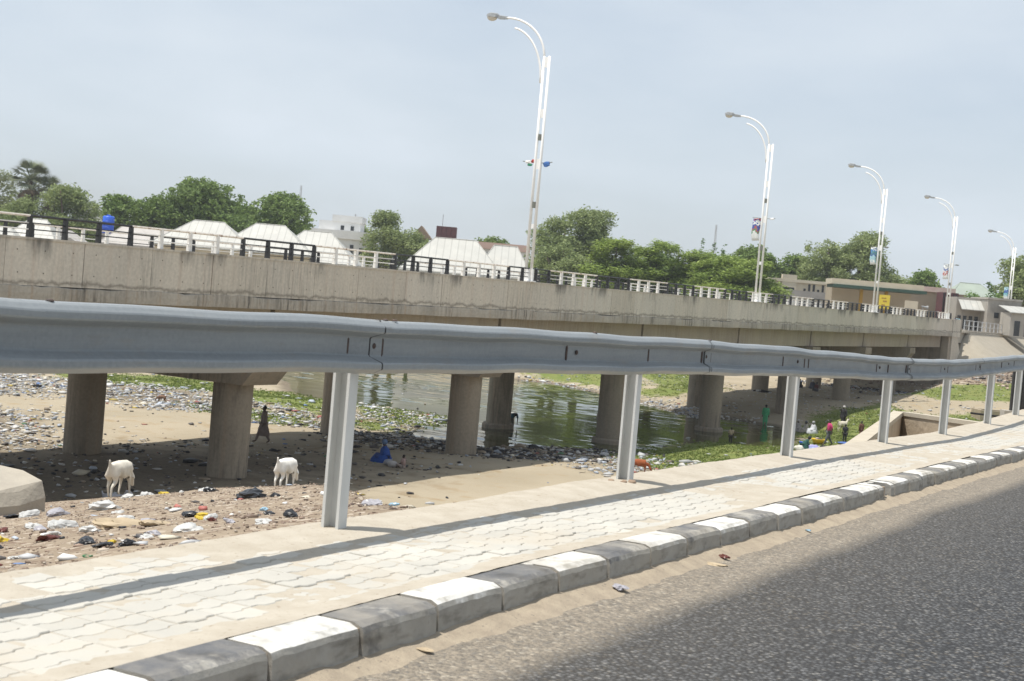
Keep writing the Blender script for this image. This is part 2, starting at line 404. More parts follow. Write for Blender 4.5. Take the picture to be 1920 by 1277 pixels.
# ------------------------------------------------------------------ road, gutter sand, kerb, pavement
YS = np.arange(-8, 60, 0.25)
def sheet(xs, ys, zf):
    XX, YY = np.meshgrid(xs, ys); ZZ = zf(XX, YY); k = len(xs)
    ii, jj = np.meshgrid(np.arange(k-1), np.arange(len(ys)-1)); a = (jj*k+ii).ravel()
    return np.stack([XX.ravel(), YY.ravel(), ZZ.ravel()], 1), np.stack([a, a+1, a+k+1, a+k], 1)
m, n, l, p = nodes_of('asphalt')
geo = n.new('ShaderNodeNewGeometry'); pos = geo.outputs['Position']
vo = n.new('ShaderNodeTexVoronoi'); vo.inputs['Scale'].default_value = 44; l.new(pos, vo.inputs['Vector'])
vc = n.new('ShaderNodeSeparateColor'); l.new(vo.outputs['Color'], vc.inputs[0])
base = mixc(n, l, ramp(n, l, noise(n, l, 0.7, (1,0.35,1), 4), 0.35, 0.65), (0.050,0.052,0.056), (0.066,0.068,0.071))
base = mixc(n, l, ramp(n, l, vc.outputs[0], 0.35, 1.0, 0, 0.9), base, (0.165,0.168,0.172))
base = mixc(n, l, ramp(n, l, vc.outputs[1], 0.90, 0.96, 0, 0.75), base, (0.27,0.262,0.245))
base = mixc(n, l, ramp(n, l, vc.outputs[2], 0.88, 0.94, 0, 0.45), base, (0.17,0.14,0.10))
base = mixc(n, l, ramp(n, l, noise(n, l, 0.28, (1.6,0.4,1), 3), 0.5, 0.7, 0, 0.12), base, (0.04,0.04,0.042))
base = mixc(n, l, ramp(n, l, vo.outputs['Distance'], 0.30, 0.6, 0, 0.85), base, (0.020,0.020,0.021))
# wind-blown sand lies along the kerb and thins out towards the lane
sx = n.new('ShaderNodeSeparateXYZ'); l.new(pos, sx.inputs[0])
edge = math_(n, l, 'ADD', sx.outputs[0], math_(n, l, 'MULTIPLY', math_(n, l, 'SUBTRACT', noise(n, l, 0.55, (1,0.5,1), 5, 0.6), 0.5), 0.35))
sf = ramp(n, l, edge, -2.86, -2.66, 1, 0)
sf2 = math_(n, l, 'MULTIPLY', sf, ramp(n, l, noise(n, l, 38, detail=4, rough=0.7), 0.3, 0.6, 0.25, 1.0))
sandc = mixc(n, l, ramp(n, l, noise(n, l, 14, detail=6), 0.3, 0.7), (0.34,0.29,0.225), (0.23,0.20,0.16))
sandc = mixc(n, l, ramp(n, l, vc.outputs[0], 0.5, 1.0, 0, 0.7), sandc, (0.13,0.118,0.10))
sandc = mixc(n, l, ramp(n, l, vc.outputs[1], 0.8, 0.95, 0, 0.6), sandc, (0.46,0.41,0.33))
base = mixc(n, l, sf2, base, sandc)
dust = ramp(n, l, edge, -2.7, -1.5, 0.12, 0.0)
base = mixc(n, l, dust, base, (0.25,0.215,0.165))
l.new(base, p.inputs['Base Color']); p.inputs['Roughness'].default_value = 0.85; p.inputs['Specular IOR Level'].default_value = 0.3
bump(n, l, p, math_(n, l, 'ADD', math_(n, l, 'MULTIPLY', vo.outputs['Distance'], -1.0), noise(n, l, 60, detail=3)), 1.0, 0.012)
V, F = sheet(np.array([KX-0.02, -2.9, -2.2, -1, 1, 4, 8, 11]), YS, lambda x, y: g(y)-0.165-0.012*np.maximum(x+3.3, 0)*0.5)
link('road', np_mesh('road', V, F, m, True), kind='structure')

m_sand = mat('blown_sand', (0.43,0.392,0.328), (0.37,0.33,0.268), 5, 0.35, 0.65, rough=0.95, stain=(0.22,0.17,0.12), sscale=26, slo=0.60, shi=0.72, bmp=0.5, bscale=45, bdist=0.012, spec=0.15)
m_gsand = mat('gutter_sand', (0.36,0.305,0.23), (0.28,0.235,0.18), 9, 0.35, 0.65, rough=0.95, stain=(0.16,0.14,0.12), sscale=45, slo=0.6, shi=0.7, bmp=0.6, bscale=60, bdist=0.012, spec=0.15)
def gut(x, y):
    t = np.clip((x-(KX-0.03))/0.34, 0, 1)
    return g(y)-0.165-0.03+0.062*(1-t)**1.3*(0.72+0.55*vnoise(x, y, 0.6, 5))+0.012*fbm(x, y, 0.13, 8)-0.01*t+0.02*(1-t)
V, F = sheet(np.linspace(KX-0.03, KX+0.30, 14), np.arange(-2, 34, 0.06), gut)
link('gutter_sand', np_mesh('gutter_sand', V, F, m_gsand, True), kind='structure')

# pavement bed (mortar and dust) under the pavers
BED = lambda x, y: g(y)-0.05+0*x
V, F = sheet(np.array([PX-0.02, -4.4, -4.0, KX-0.23]), np.arange(-8, 60, 0.5), BED)
pav = link('pavement', np_mesh('pavement', V, F, m_sand, True), kind='structure')
m_pav = mat('paver_concrete', (0.41,0.397,0.36), (0.47,0.455,0.41), 2.2, 0.35, 0.65, rough=0.9, stain=(0.43,0.395,0.335), sscale=1.1, slo=0.5, shi=0.68, bmp=0.35, bscale=70, bdist=0.006, vary=0.045, spec=0.2)
# zigzag interlocking paver: long axis along the road, wavy sides that key into the next row
PL, PW = 0.228, 0.114
def paver_mesh():
    pts = []
    zig = [(0,0),(0.25,0.018),(0.5,0.018),(0.75,0),(1.0,0)]
    side = [(t*PL-PL/2, z) for t, z in ((0,0.0),(0.22,0.0),(0.34,0.020),(0.66,0.020),(0.78,0.0),(1,0.0))]
    q = 0.0028
    low = [(-PW/2+z+q, y*0.978) for y, z in side]; up = [(PW/2+z-q, y*0.978) for y, z in side][::-1]
    ol = low+up                                          # clockwise seen from above
    ol = ol[::-1]
    k = len(ol); b = 0.005; cx = sum(p[0] for p in ol)/k
    top = [((x-0.006)*0.93+0.006, y*0.965) for x, y in ol]
    V = [(x, y, -0.06) for x, y in ol]+[(x, y, -b) for x, y in ol]+[(x, y, 0) for x, y in top]
    F = []
    for r in (0, k): F += [(r+i, r+(i+1) % k, r+k+(i+1) % k, r+k+i) for i in range(k)]
    F.append(tuple(range(2*k, 3*k)))
    return V, F
pv, pf = paver_mesh()
pm = MB().add(pv, pf).mesh('paver', m_pav)
cells = []
for r in range(12):
    x = PX+0.085+r*PW
    off = (r % 2)*0.5
    for c_ in range(-8, 150):
        y = 1.6+(c_+off*0)*PL
        cells.append((x, y))
seen = [(math.hypot(x, y), x, y) for x, y in cells if math.degrees(math.atan2(-x, y)) < 51 and y > 2.9]
seen.sort(); near = set((x, y) for _, x, y in seen[:300])
pvn = np.array(pv); restV = []; restF = []; tri = []
for x, y in cells:
    z = float(g(y))-0.008+random.gauss(0, 0.0022)+0.007*float(fbm(np.array([x]), np.array([y]), 0.9, 4)[0])
    if (x, y) in near:
        link('paver', pm, pav, (x, y, z), (random.gauss(0,0.012), random.gauss(0,0.012), random.gauss(0,0.008)))
    elif y > 1.5:
        o = len(restV); restV += [(x+p_[0], y+p_[1], z+p_[2]) for p_ in pv]; restF += [tuple(i+o for i in f) for f in pf]
MB().add(restV, restF).build('paver_field', m_pav, pav, kind='stuff')
# sand swept over the pavers: lies in the joints, heaps along the outer edge and the kerb
def swept(x, y):
    e_out = 1-sstep(x, PX, PX+0.34+0.20*fbm(x, y, 2.5, 41)+0.20*sstep(y, 8, 11)-0.20*(1-sstep(y, 7, 9))); e_in = sstep(x, KX-0.44+0.10*fbm(x, y, 1.2, 33), KX-0.24)
    patch = sstep(vnoise(x, y, 1.3, 11)*0.65+vnoise(x, y, 0.33, 12)*0.35, 0.45, 0.8)
    hump = np.exp(-((x+4.66)**2/0.05+((y-8.9)/3.0)**2))*0.02
    big = sstep(y, 8.4, 10.4)+0.22
    return g(y)-0.0122+0.007*patch+0.028*e_out*big+0.016*e_in+hump+0.0035*fbm(x, y, 0.06, 14)
V, F = sheet(np.arange(PX-0.05, KX-0.20, 0.03), np.arange(2.4, 34, 0.045), swept)
link('pavement_sand', np_mesh('pavement_sand', V, F, m_sand, True), kind='structure')

# kerb: painted stones, white and black in turn
def kerb_mat(name, paint, worn):
    m, n, l, p = nodes_of(name)
    conc = mixc(n, l, ramp(n, l, noise(n, l, 9), 0.3, 0.7), (0.30,0.29,0.265), (0.40,0.385,0.35))
    w = math_(n, l, 'ADD', math_(n, l, 'MULTIPLY', noise(n, l, 3.2, detail=6, rough=0.65), 0.75), math_(n, l, 'MULTIPLY', noise(n, l, 16, detail=5, rough=0.7), 0.25))
    geo = n.new('ShaderNodeNewGeometry'); sp = n.new('ShaderNodeSeparateXYZ'); l.new(geo.outputs['Normal'], sp.inputs[0])
    side = math_(n, l, 'MULTIPLY', math_(n, l, 'SUBTRACT', 1.0, sp.outputs[2]), 0.24)          # the road face is scuffed barer than the top
    c = mixc(n, l, ramp(n, l, math_(n, l, 'ADD', w, side), worn, worn+0.10), paint, conc)
    oi = n.new('ShaderNodeObjectInfo'); dst = math_(n, l, 'MULTIPLY', ramp(n, l, noise(n, l, 2.6, detail=6, rough=0.7), 0.38, 0.66, 0.05, 0.85), ramp(n, l, oi.outputs['Random'], 0, 1, 0.40, 1.0))
    c = mixc(n, l, dst, c, (0.36,0.33,0.275))
    c = mixc(n, l, ramp(n, l, noise(n, l, 5, (1,1,3), 5), 0.5, 0.72, 0, 0.75), c, mixc(n, l, 1.0, c, (0.42,0.40,0.37), 'MULTIPLY'))
    l.new(c, p.inputs['Base Color']); p.inputs['Roughness'].default_value = 0.9; p.inputs['Specular IOR Level'].default_value = 0.2
    bump(n, l, p, noise(n, l, 28, detail=6, rough=0.7), 0.5, 0.012); return m
MK = [kerb_mat('kerb_white_paint', (0.66,0.66,0.64), 0.54), kerb_mat('kerb_black_paint', (0.115,0.12,0.13), 0.54)]
m_joint = mat('kerb_mortar', (0.42,0.33,0.24), (0.30,0.23,0.17), 30, rough=0.95, bmp=0.6, bscale=60)
kerb = empty('kerb', (0, 0, 0), kind='structure')
def kerbstone(y0, y1, white, gap=0.014, chip=None):
    L = y1-y0; k = 9; b = MB(); z0 = float(g((y0+y1)/2)); jt = random.uniform(-0.006, 0.006); tl = random.uniform(-0.008, 0.008)
    V = []
    for i in range(k):
        t = i/(k-1); y = y0+gap+(L-2*gap)*t; zt = float(g(y))+0.004+jt
        er = 0.007 if i in (0, k-1) else 0.0
        ch = 0.008+random.uniform(0, 0.010)+er
        fr = random.uniform(-0.004, 0.004)+tl
        V += [(KX+0.012+fr, y, zt-0.34), (KX+fr, y, zt-0.03-ch*0.8), (KX-0.010+fr, y, zt-0.012-ch*0.35), (KX-0.030-ch, y, zt-er*0.3), (KX-0.22, y, zt-0.002-er*0.2), (KX-0.245, y, zt-0.03), (KX-0.245, y, zt-0.34)]
    q = 7; F = []
    for i in range(k-1):
        for j in range(q-1): F.append((i*q+j, (i+1)*q+j, (i+1)*q+j+1, i*q+j+1))
    F += [tuple(range(q))[::-1], tuple((k-1)*q+j for j in range(q))]
    F = [f[::-1] for f in F]
    return b.add(V, F).build('kerbstone', MK[0 if white else 1], kerb, smooth=False)
ky = 4.37-0.612*12
i = 12
while ky < 34:
    L = 0.612 if ky < 10 else 0.60
    y1 = ky+L
    if abs(ky-13.62) > 0.30:
        kerbstone(ky, y1, (i % 2) == 0)
    else:                                                    # a broken stone: only two stumps remain
        kerbstone(ky, ky+0.20, True); kerbstone(ky+0.44, y1, True)
    ky = y1; i += 1
mj = MB()
yy = np.arange(-3, 34, 0.3)
for a_, b_ in zip(yy[:-1], yy[1:]):
    if 13.75 < (a_+b_)/2 < 14.15: continue
    za, zb = float(g(a_)), float(g(b_))
    mj.add([(KX-0.014,a_,za-0.34),(KX-0.022,a_,za-0.022),(KX-0.23,a_,za-0.035),(KX-0.014,b_,zb-0.34),(KX-0.022,b_,zb-0.022),(KX-0.23,b_,zb-0.035)], [(0,1,4,3),(1,2,5,4)])
mj.build('kerb_mortar', m_joint, kerb)

# ------------------------------------------------------------------ guardrail
m_galv, n, l, p = nodes_of('galvanised_steel')
vo = n.new('ShaderNodeTexVoronoi'); vo.inputs['Scale'].default_value = 55; geo = n.new('ShaderNodeNewGeometry'); l.new(geo.outputs['Position'], vo.inputs['Vector']); vc = n.new('ShaderNodeSeparateColor'); l.new(vo.outputs['Color'], vc.inputs[0])
c = mixc(n, l, ramp(n, l, noise(n, l, 1.6, (6,0.35,9), 6), 0.3, 0.7), (0.275,0.298,0.310), (0.212,0.232,0.245))
c = mixc(n, l, ramp(n, l, vc.outputs[0], 0.0, 1.0, 0, 0.22), c, (0.36,0.38,0.39))                       # zinc spangle
c = mixc(n, l, ramp(n, l, noise(n, l, 22, (8,0.12,14), 4, 0.7), 0.60, 0.70, 0, 0.5), c, (0.17,0.17,0.17))    # fine scratches along the rail
c = mixc(n, l, ramp(n, l, noise(n, l, 2.2, (1,0.8,3), 6, 0.7), 0.56, 0.74, 0, 0.55), c, (0.26,0.235,0.195))  # road dust
l.new(c, p.inputs['Base Color']); p.inputs['Metallic'].default_value = 0.18
l.new(ramp(n, l, noise(n, l, 5, (1,0.5,1), 5), 0.3, 0.7, 0.38, 0.62), p.inputs['Roughness']); bump(n, l, p, noise(n, l, 14, (1,0.4,1), 5), 0.10, 0.008)
m_post = mat('galvanised_post', (0.64,0.645,0.63), (0.54,0.545,0.525), 9, 0.3, 0.7, (1,1,0.3), rough=0.6, metal=0.0, stain=(0.27,0.22,0.17), sscale=5, slo=0.66, shi=0.82, sstretch=(1,1,0.4), bmp=0.25, bscale=60, bdist=0.004)
m_rust = mat('rusty_steel', (0.10,0.062,0.048), (0.055,0.045,0.042), 40, rough=0.8)
m_dark = mat('black_gap', (0.015,0.015,0.017), rough=0.7)
gr = empty('guardrail', (-4.75, 6.81, 0.15)); gr_inv = Matrix.Translation((4.75, -6.81, -0.15))
tag(gr, 'galvanised steel guardrail running along the outer edge of the paved footway', 'guardrail')
def rail_z(Y): return np.interp(Y, [-6, 4.1, 6.8, 9.9, 12.2, 14.9, 19.7, 22.9, 25.5, 29.2, 40, 60], [1.41, 1.395, 1.372, 1.34, 1.315, 1.27, 1.165, 1.14, 1.17, 1.235, 1.40, 1.66])+0.004*np.sin(Y*2.3)+0.003*np.sin(Y*5.1+1)
RX = -4.705                                           # back plane of the rail
PROF = [(0.0,-0.010),(0.010,0.0),(0.045,-0.003),(0.060,-0.012),(0.082,-0.034),(0.086,-0.042),(0.086,-0.066),(0.080,-0.074),(0.028,-0.100),(0.022,-0.108),
        (0.022,-0.205),(0.028,-0.213),(0.080,-0.243),(0.085,-0.252),(0.085,-0.276),(0.081,-0.284),(0.072,-0.288),(0.018,-0.312),(0.0,-0.304)]
def rail_section(y0, y1, off):
    ys = np.arange(y0, y1, 0.22); ys = np.append(ys, y1)
    b = MB(); V = []; k = len(PROF); w1, w2 = random.random()*9, random.random()*9
    for Y in ys:
        zt = float(rail_z(Y)); bx = 0.003*math.sin(Y*1.1+w1)+0.0012*math.sin(Y*4.1+w2)
        for x, z in PROF:
            V.append((RX+x+off+bx, Y, zt+z+(0.0025*math.sin(Y*3.1+w1) if z > -0.05 else 0)))
    m_ = len(V)
    V += [(x-0.004, y, z) for x, y, z in V]                # sheet thickness
    F = []
    nr = len(ys)
    for i in range(nr-1):
        for j in range(k-1):
            F.append((i*k+j, i*k+j+1, (i+1)*k+j+1, (i+1)*k+j)); F.append((m_+i*k+j, m_+(i+1)*k+j, m_+(i+1)*k+j+1, m_+i*k+j+1))
    for j in range(k-1):
        F.append((j, m_+j, m_+j+1, j+1)); e = (nr-1)*k; F.append((e+j, e+j+1, m_+e+j+1, m_+e+j))
    o = b.add(V, F).build('rail_beam', m_galv, gr, smooth=False); o.matrix_parent_inverse = gr_inv
    return o
SEAMS = [-2.2, 1.4, 4.28, 6.92, 12.27, 16.2, 20.1, 25.2, 31.0, 37.0, 43.0]
for i, (a_, b_) in enumerate(zip(SEAMS[:-1], SEAMS[1:])):
    rail_section(a_, b_+0.10, 0.0 if i % 2 else 0.0055)
def seam_line(Y):                                        # the stepped, dark edge where one section laps the next
    b = MB(); zt = float(rail_z(Y)); pts = []
    for x, z in PROF[1:-1]:
        inset = 0.055*max(0.0, min(1.0, (0.080-x)/0.055)) if -0.30 < z < -0.01 else 0
        pts.append((RX+x+0.0085, Y+0.02-inset, zt+z+(0.004 if z > -0.01 else 0)))
    for p_, q_ in zip(pts[:-1], pts[1:]):
        b.add([p_, q_, (q_[0]+0.002, q_[1]+0.014, q_[2]), (p_[0]+0.002, p_[1]+0.014, p_[2])], [(0,1,2,3)])
    o = b.build('lap_joint', m_dark, gr); o.matrix_parent_inverse = gr_inv
for Y in (6.92, 12.27, 20.1, 25.2, 31.0): seam_line(Y)
slot_b = MB(); slot_b.rings([(0,0,-0.058,0.002,0.003),(0,0,-0.040,0.006,0.014),(0,0,0.040,0.006,0.014),(0,0,0.058,0.002,0.003)], 8); slot_me = slot_b.mesh('slot', m_rust)
bolt_me = MB().rings([(0,0,0,0.017,0.017),(0,0,0.006,0.018,0.018),(0,0,0.012,0.011,0.011)], 8).mesh('bolt', m_rust)
def on_rail(me, name, Y, dz, rx):
    o = link(name, me, gr, (RX+0.022+rx, Y, float(rail_z(Y))+dz), (0, R(90) if name == 'bolt' else 0, 0)); o.matrix_parent_inverse = gr_inv
for Y in (2.6, 6.68, 7.03, 9.46, 10.98, 12.20, 12.42, 14.55, 15.3, 15.45, 18.4, 19.0, 20.0, 20.25, 22.2, 22.7, 24.9, 25.3, 27.3, 28.6): on_rail(slot_me, 'slot', Y, -0.157, 0.004)
for Y in (4.15, 6.94, 9.62, 12.30, 15.05, 18.55, 20.15, 22.45, 25.25, 28.0): on_rail(bolt_me, 'bolt', Y, -0.150, 0.004)
for Y in (4.45, 7.03, 7.13, 9.9, 12.35, 20.2): 
    o = link('bolt', bolt_me, gr, (RX+0.035, Y, float(rail_z(Y))-0.001)); o.matrix_parent_inverse = gr_inv
POSTS = [-1.2, 2.8, 6.81, 10.91, 15.23, 19.40, 23.16, 26.89, 29.84, 33.6, 37.5]
def rail_post(Y):
    zb = float(g(Y)); zt = float(rail_z(Y))-0.02; b = MB(); x0, x1 = -4.815, -4.71; d = 0.085; t = 0.007
    b.box(x0, x1, Y+0.035, Y+0.035+t, zb-0.5, zt)                                   # web
    b.box(x0-t, x0, Y-0.035, Y+0.035+t, zb-0.5, zt); b.box(x1, x1+t, Y-0.035, Y+0.035+t, zb-0.5, zt)   # flanges
    b.box(x0-t, x0+0.012, Y-0.035-t, Y-0.035, zb-0.5, zt); b.box(x1-0.012, x1+t, Y-0.035-t, Y-0.035, zb-0.5, zt)  # lips
    o = b.build('post', m_post, gr); o.matrix_parent_inverse = gr_inv
for Y in POSTS: rail_post(Y)

# ------------------------------------------------------------------ bridge
def top(Y): return 2.02+0.0062*(Y-30)
def conc(name, a_, b_, dark, streak=0.5, warm=(0.36,0.27,0.19), lime=False):
    m, n, l, p = nodes_of(name)
    c = mixc(n, l, ramp(n, l, noise(n, l, 0.55, (1,1,0.6), 5), 0.35, 0.65), a_, b_)
    c = mixc(n, l, ramp(n, l, noise(n, l, 1.1, (3,3,0.10), 4, 0.6), 0.52, 0.72, 0, 0.55), c, warm)
    st = math_(n, l, 'MULTIPLY', ramp(n, l, noise(n, l, 2.6, (2.4,2.4,0.22), 6, 0.7), 0.46, 0.66), ramp(n, l, noise(n, l, 0.45, (1,1,0.5), 3), 0.42, 0.58))
    c = mixc(n, l, math_(n, l, 'MULTIPLY', st, streak), c, dark)
    c = mixc(n, l, ramp(n, l, noise(n, l, 9, detail=6), 0.35, 0.7, 0, 0.25), c, dark)
    l.new(c, p.inputs['Base Color']); p.inputs['Roughness'].default_value = 0.92; p.inputs['Specular IOR Level'].default_value = 0.2
    bump(n, l, p, noise(n, l, 7, (1,1,0.4), 6), 0.35, 0.03); return m
m_conc = conc('weathered_concrete', (0.65,0.605,0.525), (0.58,0.545,0.48), (0.18,0.175,0.16), 0.5, (0.55,0.46,0.38))
def age(m_):
    """panels differ a little; dark growth hangs below the coping and along the lower joint"""
    n, l = m_.node_tree.nodes, m_.node_tree.links; p = n['Principled BSDF']; src = p.inputs['Base Color'].links[0].from_socket
    oi = n.new('ShaderNodeObjectInfo'); src = mixc(n, l, ramp(n, l, oi.outputs['Random'], 0, 1, 0, 0.5), src, mixc(n, l, 1.0, src, (0.83,0.80,0.755), 'MULTIPLY'))
    geo = n.new('ShaderNodeNewGeometry'); sx = n.new('ShaderNodeSeparateXYZ'); l.new(geo.outputs['Position'], sx.inputs[0])
    t = math_(n, l, 'SUBTRACT', math_(n, l, 'ADD', 1.834, math_(n, l, 'MULTIPLY', sx.outputs[1], 0.0062)), sx.outputs[2])       # depth below the wall top
    wob = math_(n, l, 'ADD', t, math_(n, l, 'MULTIPLY', math_(n, l, 'SUBTRACT', noise(n, l, 1.6, (2,2,0.25), 6, 0.7), 0.5), 1.1))
    top_ = math_(n, l, 'MULTIPLY', ramp(n, l, wob, 0.1, 0.62, 1, 0), ramp(n, l, noise(n, l, 0.42, (1,1,0.3), 5, 0.6), 0.53, 0.60))
    low = math_(n, l, 'MULTIPLY', ramp(n, l, math_(n, l, 'ABSOLUTE', math_(n, l, 'SUBTRACT', math_(n, l, 'ADD', t, math_(n, l, 'MULTIPLY', math_(n, l, 'SUBTRACT', noise(n, l, 1.1, detail=6, rough=0.75), 0.5), 0.6)), 1.33), 0.0), 0.0, 0.10, 1, 0), 0.75)
    src = mixc(n, l, math_(n, l, 'MULTIPLY', top_, 0.8), src, (0.135,0.13,0.12)); src = mixc(n, l, low, src, (0.17,0.155,0.13))
    l.new(src, p.inputs['Base Color'])
age(m_conc)
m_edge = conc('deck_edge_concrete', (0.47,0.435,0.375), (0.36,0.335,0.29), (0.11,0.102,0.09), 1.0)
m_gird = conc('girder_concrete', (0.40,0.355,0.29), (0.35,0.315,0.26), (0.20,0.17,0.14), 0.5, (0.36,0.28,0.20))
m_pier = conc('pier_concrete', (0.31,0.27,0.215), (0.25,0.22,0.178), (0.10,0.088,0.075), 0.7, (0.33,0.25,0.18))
m_hole = mat('tie_hole', (0.05,0.045,0.04), rough=1)
B0, B1 = 8.0, 160.6
br = empty('road_bridge', (-39.5, 85, 2.3)); br_inv = Matrix.Translation((39.5, -85, -2.3))
tag(br, 'long weathered concrete road bridge on round piers across the river bed', 'bridge')
def bp(b, name, m, smooth=False, **k):
    o = b.build(name, m, br, smooth, **k); o.matrix_parent_inverse = br_inv; return o
def slope_box(b, x0, x1, y0, y1, d0, d1):
    """box whose bottom/top follow the deck: d = offset from the wall top"""
    V = [(x0,y0,top(y0)+d0),(x1,y0,top(y0)+d0),(x1,y1,top(y1)+d0),(x0,y1,top(y1)+d0),(x0,y0,top(y0)+d1),(x1,y0,top(y0)+d1),(x1,y1,top(y1)+d1),(x0,y1,top(y1)+d1)]
    return b.add(V, [(3,2,1,0),(4,5,6,7),(0,1,5,4),(1,2,6,5),(2,3,7,6),(3,0,4,7)])
bp(slope_box(MB(), -45.62, -33.38, B0, B1, -1.42, -0.42), 'deck', m_edge)
JOINTS = [8.0, 11.6, 14.6, 17.6, 20.6, 23.6, 26.6, 29.6, 32.7, 35.7, 38.7, 41.7, 44.6, 47.5, 51.0, 53.9, 57.0, 59.9, 62.4, 65.4, 68.7]
while JOINTS[-1] < B1-3.5: JOINTS.append(JOINTS[-1]+3.05+random.uniform(-0.15, 0.15))
JOINTS.append(B1)
for a_, b_ in zip(JOINTS[:-1], JOINTS[1:]):
    for side in (0, 1):
        e = random.uniform(-0.006, 0.008)
        x0, x1 = (-33.30, -33.0+e) if side == 0 else (-46.0, -45.70)
        bp(slope_box(MB(), x0, x1, a_+0.012, b_-0.012, -1.425, -0.07), 'wall_panel', m_conc)
for x0, x1 in ((-33.36, -32.97), (-46.03, -45.64)):
    bp(slope_box(MB(), x0, x1, B0, B1, -0.068, 0.0), 'coping', m_conc)
# rough, uneven lip of the deck slab below the wall panels
def lip(x_in, x_out):
    b = MB(); ys = np.arange(B0, B1+0.01, 0.35); V = []
    s_ = 1 if x_out > x_in else -1
    for Y in ys:
        h = 0.05*float(fbm(np.array([Y]), np.array([3.]), 1.7, 2)[0])+0.05*float(fbm(np.array([Y]), np.array([3.]), 0.5, 5)[0]); d = 0.012+0.02*random.random()
        lo_ = 0.03*float(fbm(np.array([Y]), np.array([9.]), 2.6, 7)[0])
        t = top(Y)
        V += [(x_in, Y, t-1.86+lo_), (x_out+s_*d, Y, t-1.85+lo_), (x_out+s_*(d+0.012), Y, t-1.64), (x_out+s_*d, Y, t-1.46+h), (x_out-s_*0.02, Y, t-1.43+h), (x_in, Y, t-1.43)]
    F = []
    for i in range(len(ys)-1):
        for j in range(6): q = (i*6+j, i*6+(j+1) % 6, (i+1)*6+(j+1) % 6, (i+1)*6+j); F.append(q if s_ < 0 else q[::-1])
    F += [(0,1,2,3,4,5), tuple((len(ys)-1)*6+j for j in (5,4,3,2,1,0))]
    bp(b.add(V, F), 'deck_edge', m_edge)
lip(-33.5, -33.0); lip(-45.5, -46.0)
hb = MB()
for a_, b_ in zip(JOINTS[:-1], JOINTS[1:]):
    if a_ > 110: break
    for t in (0.14, 0.5, 0.86):
        for d in (-0.38, -1.05):
            Y = a_+(b_-a_)*t+random.uniform(-0.08, 0.08); z = top(Y)+d
            V = [(-32.985, Y+0.022*math.cos(w), z+0.022*math.sin(w)) for w in np.arange(6)*math.pi/3]; hb.add(V, [tuple(range(6))])
bp(hb, 'tie_holes', m_hole, kind='stuff')
BENTS = [9.5, 26.5, 43.5, 61.2, 78.6, 95.4, 112.3, 128.2, 145.0]
ends = BENTS+[161.5]
for a_, b_ in zip(ends[:-1], ends[1:]):
    for x in (-34.35, -36.9, -39.5, -42.1, -44.65):
        bm_ = MB(); y0, y1 = a_+0.14, min(b_-0.14, 159.9)
        prof = [(-0.35,-3.12),(0.35,-3.12),(0.35,-2.80),(0.14,-2.55),(0.14,-2.1),(0.30,-1.9),(0.30,-1.865),(-0.30,-1.865),(-0.30,-1.9),(-0.14,-2.1),(-0.14,-2.55),(-0.35,-2.80)]
        if x == -34.35 or x == -44.65: prof = [(-0.32,-3.12),(0.32,-3.12),(0.34,-1.865),(-0.34,-1.865)]
        V = [(x+p_, y, top(y)+d) for y in (y0, y1) for p_, d in prof]; k = len(prof)
        bm_.add(V, [(i, (i+1) % k, k+(i+1) % k, k+i) for i in range(k)]+[tuple(range(k))[::-1], tuple(range(k, 2*k))])
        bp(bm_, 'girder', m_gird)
def cap(Y):
    t = top(Y)-3.16; bot = t-1.66; h = 1.05
    prof = [(-45.35,t),(-45.35,t-0.55),(-44.5,bot),(-34.35,bot),(-33.45,t-0.55),(-33.45,t)][::-1]
    V = [(x, y, z) for y in (Y-h, Y+h) for x, z in prof]; k = len(prof)
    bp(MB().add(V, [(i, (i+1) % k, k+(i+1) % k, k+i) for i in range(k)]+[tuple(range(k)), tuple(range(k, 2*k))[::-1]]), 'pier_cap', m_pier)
    return bot
for Y in BENTS:
    bot = cap(Y)
    for x in (-35.6, -43.2):
        zb = gz(x, Y); r = 0.77
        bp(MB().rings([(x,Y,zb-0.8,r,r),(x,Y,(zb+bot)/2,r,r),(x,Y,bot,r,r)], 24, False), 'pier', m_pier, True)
        if 70 < Y < 100: bp(MB().rings([(x,Y,zb-0.3,1.0,1.0),(x,Y,WATER_Z+0.22,1.0,1.0),(x,Y,WATER_Z+0.30,0.93,0.93),(x,Y,WATER_Z+0.301,0.5,0.5)], 24), 'footing', m_pier, False)
# abutment at the far bank, with a pale pilaster and a splayed wing wall
ab = MB(); ab.box(-45.7, -33.6, 160.2, 162.4, -5.2, top(160)-1.45); bp(ab, 'abutment', m_pier)
bp(MB().box(-33.95, -33.2, 160.1, 161.0, -5.2, top(160)-1.87), 'pilaster', m_gird)
bp(MB().box(-33.34, -32.96, B1+0.03, 164.6, top(160)-1.9, top(160)+0.06), 'end_wall', m_conc)
bp(MB().prism([(161.0,-5.2),(172,-4.4),(166.2,-1.1),(163.6,1.0),(161.0,1.0)], 0, -33.5, -33.05), 'wing_wall', m_conc)

bp(MB().box(-45.6, -33.36, 160.7, 171.5, 0.3, 1.56), 'approach_slab', m_edge)

